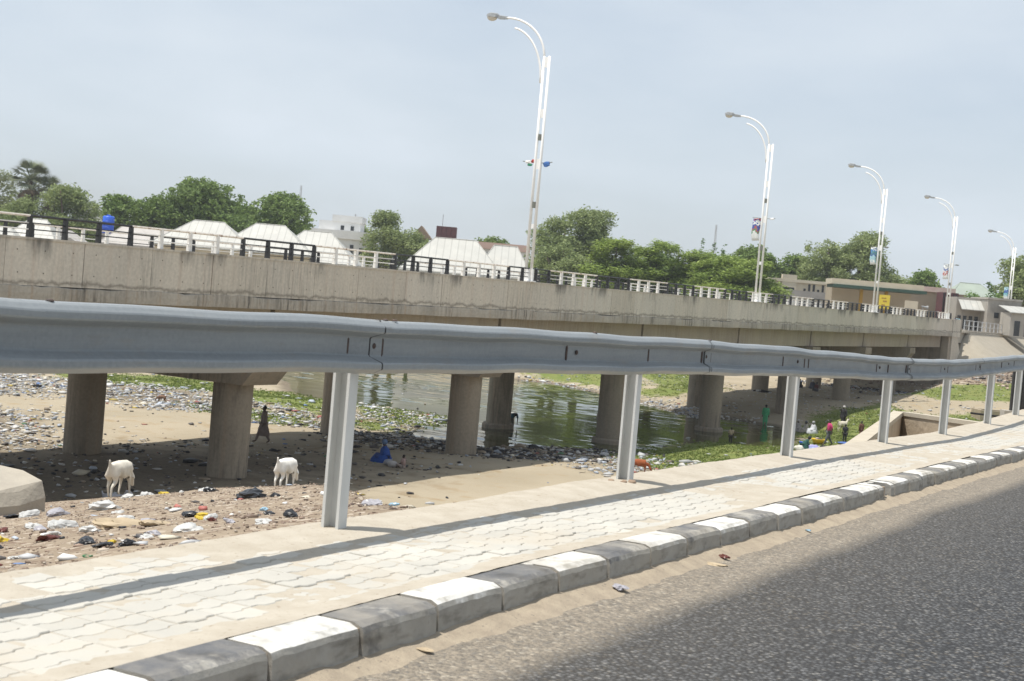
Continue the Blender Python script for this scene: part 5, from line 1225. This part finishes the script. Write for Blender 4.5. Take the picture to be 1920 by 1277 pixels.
def goat(label, x, y, face, coat, size=1.0, pose='stand', z=None, head='up', horn=True, cat='goat', name='goat', dark=(0.10,0.07,0.05)):
    z = gz(x, y) if z is None else z
    t = empty(name, (x, y, z), face); tag(t, label, cat, 'goats on the bank'); s = size
    dz = 0 if pose != 'lie' else -0.30
    P = {'rump':(-.34,0,.60),'loin':(-.15,0,.60),'rib':(.08,0,.575),'chest':(.26,0,.57),'n1':(.37,0,.70),'n2':(.44,0,.84),'h0':(.50,0,.90),'h1':(.60,0,.85),'muz':(.68,0,.80),'t0':(-.44,0,.68),'t1':(-.48,0,.82)}
    if head == 'down': P.update(n1=(.38,0,.54),n2=(.48,0,.42),h0=(.53,0,.34),h1=(.58,0,.24),muz=(.62,0,.15))
    if head == 'back': P.update(n1=(.34,.02,.72),n2=(.36,.05,.88),h0=(.36,.08,.95),h1=(.30,.16,.92),muz=(.26,.23,.87))
    rad = {'rump':(.135,.15),'loin':(.17,.175),'rib':(.185,.19),'chest':(.14,.165),'n1':.085,'n2':.062,'h0':.062,'h1':.046,'muz':.032,'t0':.038,'t1':.018}
    E = [('rump','loin'),('loin','rib'),('rib','chest'),('chest','n1'),('n1','n2'),('n2','h0'),('h0','h1'),('h1','muz'),('rump','t0'),('t0','t1')]
    for k, sg in (('L',1),('R',-1)):
        if pose != 'lie':
            st = 0.07*sg if pose == 'walk' else 0.015*sg
            P.update({'th'+k:(-.34,sg*.085,.47),'st'+k:(-.27+st*.5,sg*.085,.36),'hk'+k:(-.39+st,sg*.08,.24),'hf'+k:(-.37+st*1.4,sg*.08,.045),'hh'+k:(-.33+st*1.4,sg*.08,.012),
                      'fs'+k:(.25,sg*.085,.45),'fk'+k:(.26-st*.6,sg*.08,.25),'ff'+k:(.245-st*1.2,sg*.08,.045),'fh'+k:(.285-st*1.2,sg*.08,.012)})
        else:
            P.update({'th'+k:(-.32,sg*.11,.46),'st'+k:(-.14,sg*.18,.39),'hk'+k:(-.33,sg*.20,.34),'hf'+k:(-.17,sg*.21,.325),'hh'+k:(-.13,sg*.21,.32),
                      'fs'+k:(.24,sg*.10,.44),'fk'+k:(.38,sg*.10,.345),'ff'+k:(.22,sg*.12,.325),'fh'+k:(.19,sg*.12,.32)})
        rad.update({'th'+k:.085,'st'+k:.055,'hk'+k:.028,'hf'+k:.02,'hh'+k:.022,'fs'+k:.06,'fk'+k:.03,'ff'+k:.019,'fh'+k:.022})
        P['er'+k] = tuple(Vector(P['h0'])+Vector((-.05,sg*.10,.015))); rad['er'+k] = .018
        E += [('rump','th'+k),('th'+k,'st'+k),('st'+k,'hk'+k),('hk'+k,'hf'+k),('hf'+k,'hh'+k),('chest','fs'+k),('fs'+k,'fk'+k),('fk'+k,'ff'+k),('ff'+k,'fh'+k),('h0','er'+k)]
    nm = list(P); ix = {k: i for i, k in enumerate(nm)}
    m_ = mat('%s_coat' % name, coat, tuple(c*0.78 for c in coat), 7, 0.4, 0.7, rough=0.9, obj=True)
    skin_obj('body', [(Vector(P[k])+Vector((0,0,dz)))*s for k in nm], [(ix[a_], ix[b_]) for a_, b_ in E], [tuple(q*s for q in rad[k]) if isinstance(rad[k], tuple) else rad[k]*s for k in nm], m_, t, ix['rib'])
    md_ = cloth(dark); h0 = (Vector(P['h0'])+Vector((0,0,dz)))*s; h1 = (Vector(P['h1'])+Vector((0,0,dz)))*s; fw = (h1-h0).normalized(); sd = fw.cross(Vector((0,0,1))).normalized()
    for sg in (-1, 1):
        MB().blob(h0+fw*.05*s+sd*sg*.05*s+Vector((0,0,.015*s)), (.010*s,)*3, 6, 4).build('eye', m_hair, t)
        if horn: MB().tube([h0+sd*sg*.02*s+Vector((0,0,.04*s)), h0+sd*sg*.03*s-fw*.05*s+Vector((0,0,.12*s)), h0+sd*sg*.05*s-fw*.13*s+Vector((0,0,.15*s))], [.017*s,.012*s,.004*s], 6).build('horn', md_, t, True)
    return t
goat('white goat with raised tail on the brow of the rubble bank near the concrete slab', -20.95, 22.2, FACE(106), (0.62,0.58,0.50), 0.98, 'walk', head='down', horn=False)
goat('bright white goat nearer the first guardrail post, head down beyond the brow', -15.6, 20.7, FACE(100), (0.80,0.78,0.73), 0.74, 'stand', z=gz(-15.6,20.7)+0.06, head='down', horn=False)
goat('pale goat lying down in the shade below the rubble bank', -33.0, 34.8, FACE(15), (0.42,0.42,0.45), 0.95, 'lie')
goat('brown goat grazing among refuse just behind the second guardrail post', -26.3, 61.9, FACE(20), (0.28,0.075,0.022), 0.95, 'stand', head='down')
goat('small brown goat picking through the far refuse heap at the left', -56.9, 63.2, FACE(200), (0.20,0.12,0.08), 0.62, 'stand', head='down')
goat('white goat standing right of the pink-topped person', -28.6, 104.3, FACE(60), (0.60,0.56,0.46), 1.05, 'stand', head='up')

# ------------------------------------------------------------------ washing by the water
t = empty('wash_basin', (-27.4, 94.3, gz(-27.4,94.3)+0.02)); tag(t, 'round yellow plastic basin full of washing on the grass', 'basin')
m_ybas = mat('yellow_plastic', (0.72,0.47,0.02), rough=0.4)
MB().rings([(0,0,0,0.30,0.30),(0,0,0.26,0.44,0.44),(0,0,0.31,0.48,0.48),(0,0,0.33,0.465,0.465),(0,0,0.30,0.42,0.42),(0,0,0.18,0.36,0.36)], 20, True).build('basin', m_ybas, t, True)
tw = empty('washing', (-27.4, 94.3, gz(-27.4,94.3)+0.22)); tag(tw, 'dark wet clothes heaped inside the yellow basin', 'washing')
MB().blob((0.1,0,0.05), (0.30,0.28,0.13), 10, 6, 0.25).build('dark_cloth', cloth((0.06,0.05,0.05)), tw, True); MB().blob((-0.1,0.12,0.11), (0.16,0.15,0.10), 9, 5, 0.25).build('pale_cloth', cloth((0.42,0.34,0.30)), tw, True)
t = empty('bucket', (-27.1, 89.9, gz(-27.1,89.9))); tag(t, 'blue plastic bucket beside the squatting washer', 'bucket')
MB().rings([(0,0,0,0.18,0.18),(0,0,0.40,0.25,0.25),(0,0,0.42,0.27,0.27),(0,0,0.38,0.22,0.22)], 14).build('bucket_shell', m_blue, t, True); MB().tube([(0.25*math.cos(w),0,0.40+0.2*math.sin(w)) for w in np.linspace(0,math.pi,8)], 0.012, 5).build('handle', m_mast, t)
def cloth_sheet(label, x, y, w, d, face, m_, name='laid_cloth', stripes=None):
    n_ = 9; V, F = [], []; z0 = gz(x, y); zz = lambda px, py: float(ground(np.array([px]), np.array([py]))[0])
    for i in range(n_):
        for j in range(n_):
            a_, b_ = (j/(n_-1)-.5)*w, (i/(n_-1)-.5)*d
            V.append((a_, b_, 0.05+0.03*math.sin(a_*5+b_*3)+0.015*random.random()))
    for i in range(n_-1):
        for j in range(n_-1): F.append((i*n_+j, i*n_+j+1, (i+1)*n_+j+1, (i+1)*n_+j))
    o = MB().add(V, F).build(name, m_, None, True); o.location = (x, y, z0+0.02); o.rotation_euler = (0, 0, face); tag(o, label, 'cloth')
    md = o.modifiers.new('th', 'SOLIDIFY'); md.thickness = 0.02; return o
cloth_sheet('pale green and white cloth spread on the grass beside the yellow basin', -26.6, 91.2, 1.9, 2.2, 0.5, mat('pale_green_cloth', (0.62,0.66,0.58), (0.40,0.55,0.36), 1.3, rough=0.9))
cloth_sheet('small turquoise cloth dropped on the grass', -23.6, 88.4, 0.8, 0.9, 0.3, mat('turquoise_cloth', (0.22,0.50,0.48), rough=0.9))
cloth_sheet('flat blue cloth at the feet of the dark-clad child', -25.6, 94.6, 1.0, 1.2, 0.4, mat('blue_cloth', (0.06,0.12,0.34), rough=0.9))
for lb, x, y, c, s in (('white bundle of laundry at the pile behind the third post', -26.2, 86.2, (0.66,0.64,0.58), .34),('lilac bundle of laundry on top of the pile', -25.6, 87.3, (0.34,0.33,0.62), .36),('pale blue bundle in the laundry pile', -25.45, 86.5, (0.30,0.36,0.60), .30),
    ('black bundle in the laundry pile', -24.9, 87.0, (0.012,0.012,0.016), .38),('bright red bundle at the right of the laundry pile', -24.4, 88.4, (0.62,0.04,0.07), .28),('purple bundle at the right end of the laundry pile', -24.0, 87.9, (0.22,0.10,0.30), .2)):
    o = MB().blob((0,0,0), (s,s*.9,s*.62), 11, 7, 0.22).build('laundry_bundle', cloth(c), None, True); o.location = (x, y, gz(x,y)+s*.4); tag(o, lb, 'laundry')
for lb, x, y, c in (('white sack beside the sitting child under the bridge', -33.95, 52.6, (0.45,0.43,0.42)),('grey sack between the blue-wrapped person and the white sack', -34.35, 52.9, (0.33,0.33,0.36))):
    o = MB().blob((0,0,0), (.26,.22,.15), 11, 7, 0.14).build('sack', cloth(c), None, True); o.location = (x, y, gz(x,y)+.11); tag(o, lb, 'sack')

# ------------------------------------------------------------------ refuse: single pieces near the road, masses farther off
def crumple(seed, flat=0.45, sub=3, amp=0.38):
    import bmesh
    bm = bmesh.new(); bmesh.ops.create_icosphere(bm, subdivisions=sub, radius=0.5)
    co = np.array([v.co[:] for v in bm.verts])
    n1 = fbm(co[:,0]*3+seed*7, co[:,1]*3+co[:,2]*2, 1.0, seed, 3); n2 = np.abs(fbm(co[:,0]*7+co[:,2]*5, co[:,1]*7-seed, 1.0, seed+5, 2)); st = rng.uniform(0.75, 1.3, 2)
    r = 1+amp*n1*1.6-n2*amp*0.9
    for v, k in zip(bm.verts, r):
        v.co = Vector((v.co.x*k*st[0], v.co.y*k*st[1], max(v.co.z*k*flat, -0.10)))
    me = bpy.data.meshes.new('crumpled'); bm.to_mesh(me); bm.free(); return me
def film_mat(name, c, rough=0.35, transl=0.25):
    m, n, l, p = nodes_of(name)
    cc = mixc(n, l, ramp(n, l, noise(n, l, 3, detail=5, obj=True), 0.3, 0.7), c, tuple(v*0.72 for v in c)); l.new(cc, p.inputs['Base Color']); p.inputs['Roughness'].default_value = rough; p.inputs['Specular IOR Level'].default_value = 0.4
    t = n.new('ShaderNodeBsdfTranslucent'); l.new(cc, t.inputs['Color']); mx = n.new('ShaderNodeMixShader'); mx.inputs[0].default_value = transl
    l.new(p.outputs[0], mx.inputs[1]); l.new(t.outputs[0], mx.inputs[2]); l.new(mx.outputs[0], n['Material Output'].inputs['Surface']); return m
LM = {'white': film_mat('white_film', (0.72,0.72,0.70)), 'clear': film_mat('cloudy_film', (0.50,0.49,0.53)), 'black': film_mat('black_film', (0.016,0.016,0.018), 0.3, 0.02), 'blue': film_mat('pale_blue_film', (0.40,0.60,0.74)),
      'yellow': film_mat('yellow_film', (0.70,0.52,0.05)), 'red': film_mat('red_brown_film', (0.17,0.055,0.042)), 'card': mat('cardboard', (0.42,0.34,0.23), (0.34,0.27,0.18), 6, rough=0.9), 'green': film_mat('green_film', (0.05,0.20,0.07))}
CR = {}
for k in LM:
    CR[k] = [crumple(i*3+len(k), 0.5 if k != 'card' else 0.22) for i in range(4)]
    for me_ in CR[k]: me_.materials.append(LM[k])
LITTER = [
 ('white',-9.23,9.12,.30,'largest crumpled white bag in the heap near the left edge'),('white',-8.45,8.25,.18,'white bag lying just below the largest white one'),('white',-8.15,8.35,.17,'white bag at the right foot of the largest white one'),
 ('white',-6.82,7.97,.20,'bright white bag close to the edge of the footway'),('white',-9.81,10.5,.17,'white bag below the long white strip on the rubble bank'),('white',-12.2,12.94,.20,'white bag just under the long white strip'),
 ('white',-6.73,7.44,.10,'small white scrap close to the footway edge, left of the bright white bag'),('clear',-6.93,7.74,.12,'greyish film beside a small white scrap near the footway'),('white',-7.45,8.94,.14,'white bag next to the red wrapper on the bank'),
 ('clear',-7.02,8.66,.14,'cloudy film bag right of the red wrapper on the bank'),('white',-6.31,8.18,.13,'lone white bag nearest to the first guardrail post'),('black',-6.44,8.64,.15,'lone black bag just left of the first guardrail post'),
 ('black',-7.61,9.91,.13,'black bag above the lone white bag'),('blue',-8.56,11.07,.12,'pale blue wrapper beside black bags left of the first post'),('black',-11.76,14.9,.42,'long black bag high on the rubble bank'),('black',-10.79,14.13,.16,'small dark bag right of the long black one'),
 ('black',-9.22,10.78,.26,'black bag touching a yellow wrapper'),('yellow',-8.84,10.54,.13,'yellow wrapper touching a black bag'),('white',-13.75,14.33,.46,'long white strip of film lying on the bank'),('clear',-14.11,13.87,.34,'cloudy film heap left of the long white strip'),
 ('white',-14.9,14.1,.32,'white bag below the concrete slab'),('black',-15.1,14.0,.22,'black bag below the concrete slab'),('white',-9.98,9.5,.19,'white bag with pale lumps left of the heap'),('clear',-9.28,8.93,.15,'cloudy film left of the white heap'),
 ('red',-8.13,7.90,.17,'red-brown wrapper under the white heap'),('yellow',-8.78,8.0,.16,'yellow wrapper at the left edge of the bank'),('red',-9.73,8.94,.12,'red-brown wrapper at the left edge of the bank'),('black',-8.19,7.5,.09,'small black scrap at the left edge near the footway'),
 ('black',-7.16,7.31,.19,'black bag right of the heap, near the footway'),('black',-6.5,6.78,.11,'black scrap beside a tiny yellow one'),('yellow',-6.58,6.95,.07,'tiny yellow wrapper beside a black scrap'),('black',-6.32,6.81,.12,'black film strip close to the footway edge'),
 ('green',-6.16,6.31,.08,'dark green scrap at the very edge of the footway'),('card',-8.24,8.78,.36,'torn strip of cardboard in the middle of the bank'),('card',-7.83,8.73,.27,'second strip of cardboard to the right of the first'),('black',-10.47,10.99,.20,'black rag behind the white bags mid-bank'),
 ('clear',-8.93,9.88,.16,'lilac cloudy film right of the black rag'),('white',-8.63,9.86,.11,'small white lump above the cardboard'),('white',-19.0,20.9,.32,'white bag on the brow of the bank right of the goat'),('yellow',-18.38,20.72,.22,'yellow wrapper on the brow of the bank right of the goat'),
 ('white',-17.77,20.47,.20,'white scrap on the brow between the two white goats'),('white',-17.6,20.9,.26,'white bag on the brow nearer the right-hand white goat'),('black',-16.49,19.75,.32,'black strip on the brow between the two white goats'),('white',-18.5,19.86,.24,'white scrap at the feet of the left white goat'),
 ('white',-6.81,10.38,.11,'white scrap on sand right of the first post'),('blue',-6.28,9.79,.08,'blue scrap right of the first post near the footway'),('clear',-6.5,9.82,.14,'cloudy film right of the first post near the footway'),('clear',-7.24,10.86,.11,'cloudy scrap right of the first post'),('clear',-7.95,12.02,.17,'cloudy film farther down the bank right of the first post'),
 ('white',-6.96,6.5,.09,'white scrap nearest the left edge of the footway'),('red',-7.35,8.85,.08,'small red wrapper on the bank between white bags'),('yellow',-7.6,9.0,.10,'yellow wrapper beside the small red one')]
for i, (c_, x, y, w, lb) in enumerate(LITTER):
    o = link('cardboard' if c_ == 'card' else 'plastic_bag' if w > 0.15 else 'wrapper', CR[c_][i % 4], None, (x, y, gz(x, y)+w*0.07), (random.uniform(-.2,.2), random.uniform(-.2,.2), random.uniform(0, 6.28)), (w*1.15, w*random.uniform(0.6, 0.95), w*random.uniform(0.7, 1.0)))
    tag(o, lb, 'litter', 'refuse on the rubble bank')
# a few small stones and debris at the second post and in the gutter
m_stone = mat('brown_stone', (0.33,0.24,0.17), (0.25,0.18,0.13), 20, rough=0.9, bmp=0.4, bscale=40)
for lb, x, y, z, s in (('brown stone at the foot of the second guardrail post', -4.70, 10.76, 0.13, .032),('larger brown stone touching the second guardrail post', -4.655, 10.82, 0.13, .038),('pale stone left of the second guardrail post', -4.80, 10.72, 0.13, .03)):
    o = MB().blob((0,0,0), (s,s*.8,s*.65), 8, 5, 0.2).build('stone', m_stone, None, True); o.location = (x, y, z); tag(o, lb, 'stone')
for lb, x, y, s, c_ in (('clump of brown leaf debris in the gutter against the kerb', KX+0.16, 8.75, .13, 'card'),('scrap of clear film in the gutter by the kerb', KX+0.12, 7.35, .10, 'clear'),('dark twig scrap in the gutter debris', KX+0.13, 9.0, .09, 'red'),('pale dirt clod against the kerb foot at the left', KX+0.1, 5.35, .07, 'card'),('tiny blue scrap in the gutter', KX+0.12, 10.9, .05, 'blue')):
    o = link('debris', CR[c_][2], None, (x, y, float(gut(np.array(x), np.array(y)))+0.012), (0,0,random.uniform(0,6)), (s,s*0.7,s*0.6)); tag(o, lb, 'litter')

# masses of refuse: crumpled scraps lying in bands along the river
PAL = [((0.56,0.55,0.53),24),((0.42,0.43,0.44),18),((0.36,0.40,0.46),9),((0.03,0.03,0.033),26),((0.10,0.09,0.085),13),((0.27,0.22,0.165),13),((0.12,0.19,0.36),2),((0.50,0.39,0.10),1.3),((0.34,0.12,0.10),1.5),((0.12,0.24,0.14),1),((0.50,0.46,0.37),9)]
pal = np.array([p_[0] for p_ in PAL]); pw = np.array([p_[1] for p_ in PAL], float); pw /= pw.sum()
_t = (1+5**.5)/2
ICO = np.array([(-1,_t,0),(1,_t,0),(-1,-_t,0),(1,-_t,0),(0,-1,_t),(0,1,_t),(0,-1,-_t),(0,1,-_t),(_t,0,-1),(_t,0,1),(-_t,0,-1),(-_t,0,1)])/1.9
ICF = np.array([(0,11,5),(0,5,1),(0,1,7),(0,7,10),(0,10,11),(1,5,9),(5,11,4),(11,10,2),(10,7,6),(7,1,8),(3,9,4),(3,4,2),(3,2,6),(3,6,8),(3,8,9),(4,9,5),(2,4,11),(6,2,10),(8,6,7),(9,8,1)])
m_lit = attr_mat('refuse', 'tint', rough=0.55, spec=0.3)
def scraps(P, S, cols, flat=0.55):
    n = len(P); j = rng.uniform(0.55, 1.35, (n, 12, 1)); st = np.stack([rng.uniform(0.6,1.9,n), rng.uniform(0.5,1.2,n), rng.uniform(0.12,0.75,n)*flat*1.6], 1)[:,None,:]
    a = rng.uniform(0, 6.28, n); c, s = np.cos(a)[:,None], np.sin(a)[:,None]
    L = ICO[None]*j*st*S[:,None,None]
    X = L[:,:,0]*c-L[:,:,1]*s; Y = L[:,:,0]*s+L[:,:,1]*c
    V = np.stack([X, Y, L[:,:,2]], 2)+P[:,None,:]
    F = (ICF[None]+(np.arange(n)*12)[:,None,None]).reshape(-1,3)
    return V.reshape(-1,3), F, np.repeat(cols, 20, 0)
def scatter_poly(poly, dens):
    x0, y0 = poly.min(0)-1.5; x1, y1 = poly.max(0)+1.5; n = int((x1-x0)*(y1-y0)*dens)
    x = rng.uniform(x0, x1, n); y = rng.uniform(y0, y1, n)
    w = np.clip(0.5-poly_sd(x, y, poly)/2.2*0.5, 0, 1)*(0.35+0.9*sstep(vnoise(x, y, 1.7, 61)*0.6+vnoise(x, y, 0.6, 62)*0.4, 0.3, 0.62))
    k = rng.uniform(0, 1, n) < w; return x[k], y[k]
pale = np.array([34,24,16,9,5,8,2,1.3,1.5,1,10], float); pale /= pale.sum(); dark_ = np.array([10,12,5,40,22,18,1,.5,.8,.5,5], float); dark_ /= dark_.sum()
xs, ys, pc = [], [], []
for i_, (poly, w) in enumerate(Z_LITTER):
    x, y = scatter_poly(poly, 25*w if w > 0.5 else 9.0*w); xs.append(x); ys.append(y); pc.append(pal[rng.choice(len(pal), len(x), p=dark_ if i_ in (5, 9, 10) else pale)])
x = np.concatenate(xs); y = np.concatenate(ys); pc = np.concatenate(pc)
k = (poly_sd(x, y, WATER) > -0.9); x, y, pc = x[k], y[k], pc[k]
S = np.clip(rng.lognormal(math.log(0.062), 0.5, len(x)), 0.025, 0.24)
cols = pc*rng.uniform(0.75, 1.15, (len(x),1))
V, F, C_ = scraps(np.stack([x, y, ground(x, y)+S*0.25], 1), S, cols); me = np_mesh('refuse', V, F, m_lit); face_attr(me, 'tint', C_)
tag(link('refuse_bands', me, kind='stuff'), 'bands of mixed plastic refuse lying along the river bed', 'litter')
# specks floating on the water and thin scatter over sand and grass
x = rng.uniform(-75, -18, 2600); y = rng.uniform(30, 132, 2600); sdw = poly_sd(x, y, WATER); k = (sdw > 0.2) | (rng.uniform(0,1,2600) < 0.10); k &= (vnoise(x, y, 5, 71) > 0.42); x, y, sdw = x[k], y[k], sdw[k]
S = np.clip(rng.lognormal(math.log(0.062), 0.5, len(x)), 0.025, 0.24); z = np.where(sdw > 0, ground(x, y), WATER_Z)+S*0.2; cols = pal[rng.choice(len(pal), len(x), p=pw)]
V, F, C_ = scraps(np.stack([x, y, z], 1), S, cols); me = np_mesh('scraps', V, F, m_lit); face_attr(me, 'tint', C_); tag(link('scattered_scraps', me, kind='stuff'), 'thin scatter of scraps over sand, grass and water', 'litter')
# grit and stones of the rubble bank
n_ = 36000; u = rng.uniform(0.05, 1, n_)**1.5*20; y = rng.uniform(3, 25, n_); x = PX-u; k = (y < bank_edge(u)+0.6) & (np.degrees(np.arctan2(-x, y)) < 52); x, y = x[k], y[k]
S = np.clip(rng.lognormal(math.log(0.0075), 0.5, len(x)), 0.004, 0.034)
sp = np.array([(0.32,0.255,0.195),(0.23,0.17,0.125),(0.17,0.125,0.095),(0.41,0.355,0.29),(0.27,0.195,0.15),(0.13,0.09,0.07)]); cols = sp[rng.integers(0, 6, len(x))]*rng.uniform(0.8,1.2,(len(x),1))
V, F, C_ = scraps(np.stack([x, y, ground(x, y)+S*0.2], 1), S, cols, 0.8); me = np_mesh('grit', V, F, m_lit); face_attr(me, 'tint', C_); tag(link('rubble_grit', me, kind='stuff'), 'grit and small stones of the rubble bank', 'rubble')
# small scraps of paper and plastic on the bank
n_ = 900; u = rng.uniform(0.3, 18, n_); y = rng.uniform(4, 24, n_); x = PX-u; k = (y < bank_edge(u)-0.1) & (vnoise(x, y, 1.6, 81) > 0.5); x, y = x[k], y[k]; S = np.clip(rng.lognormal(math.log(0.03), 0.45, len(x)), 0.012, 0.10)
cols = pal[rng.choice(len(pal), len(x), p=pw)]*1.1; V, F, C_ = scraps(np.stack([x, y, ground(x, y)+S*0.25], 1), S, cols); me = np_mesh('bank_scraps', V, F, m_lit); face_attr(me, 'tint', C_); tag(link('bank_scraps', me, kind='stuff'), 'small scraps of paper and plastic on the rubble bank', 'litter')
# stones pitched on the slope below the bridge end
n_ = 2600; x = rng.uniform(-46, -24, n_); y = rng.uniform(147, 190, n_); z = ground(x, y); k = (z < np.where(x > -33.6, -2.0, 0.6)) & (z > -5.3); x, y, z = x[k], y[k], z[k]; S = rng.uniform(0.08, 0.24, len(x)); cols = sp[rng.integers(0, 6, len(x))]*rng.uniform(0.9,1.4,(len(x),1))
V, F, C_ = scraps(np.stack([x, y, z+S*0.15], 1), S, cols, 0.7); me = np_mesh('slope_stones', V, F, m_lit); face_attr(me, 'tint', C_); tag(link('slope_stones', me, kind='stuff'), 'loose stones on the slope below the bridge end', 'stones')
# grass: short tufts on the damp ground
m_grass = attr_mat('grass_blades', 'tint', rough=0.7, spec=0.2, transl=0.25)
gxs, gys = [], []
for poly in Z_GRASS:
    x0, y0 = poly.min(0)-1; x1, y1 = poly.max(0)+1; n = int((x1-x0)*(y1-y0)*(16 if y0 < 118 else 5)); x = rng.uniform(x0, x1, n); y = rng.uniform(y0, y1, n)
    w = np.clip(0.5-poly_sd(x, y, poly)/1.6*0.5, 0, 1)*sstep(vnoise(x, y, 2.0, 91)*0.6+vnoise(x, y, 0.7, 92)*0.4, 0.22, 0.5); k = rng.uniform(0,1,n) < w; gxs.append(x[k]); gys.append(y[k])
x = np.concatenate(gxs); y = np.concatenate(gys); k = poly_sd(x, y, WATER) > -0.7; x, y = x[k], y[k]; z = np.maximum(ground(x, y), WATER_Z-0.01); n = len(x)
B_ = 4; P = np.repeat(np.stack([x, y, z], 1), B_, 0)+rng.normal(size=(n*B_,3))*np.array([0.09,0.09,0]); h = rng.uniform(0.035, 0.10, n*B_); a = rng.uniform(0, 6.28, n*B_); d = np.stack([np.cos(a), np.sin(a), 0*a], 1)
wd = rng.uniform(0.03, 0.07, n*B_)[:,None]; ln = np.stack([rng.normal(0,0.05,n*B_), rng.normal(0,0.05,n*B_), h], 1)
V = np.stack([P-d*wd, P+d*wd, P+ln], 1).reshape(-1,3); F = np.arange(n*B_*3).reshape(-1,3); me = np_mesh('grass', V, F, m_grass)
tn = np.array([0.12,0.17,0.04])+(np.array([0.20,0.235,0.075])-np.array([0.12,0.17,0.04]))*rng.uniform(0,1,(n,1)); face_attr(me, 'tint', np.repeat(tn, B_, 0)); tag(link('grass', me, kind='stuff'), 'short green grass on the damp ground by the river', 'grass')

# ------------------------------------------------------------------ dry-season haze: one closed box of thin, pale air
m = bpy.data.materials.new('haze_air'); m.use_nodes = True; n, l = m.node_tree.nodes, m.node_tree.links; n.clear()
o_ = n.new('ShaderNodeOutputMaterial'); v_ = n.new('ShaderNodeVolumePrincipled'); v_.inputs['Color'].default_value = (0.88, 0.92, 0.97, 1); v_.inputs['Density'].default_value = 0.00026; v_.inputs['Anisotropy'].default_value = 0.2
l.new(v_.outputs[0], o_.inputs['Volume'])
MB().box(-420, 200, -60, 420, -11.5, 24).build('haze', m, kind='stuff')
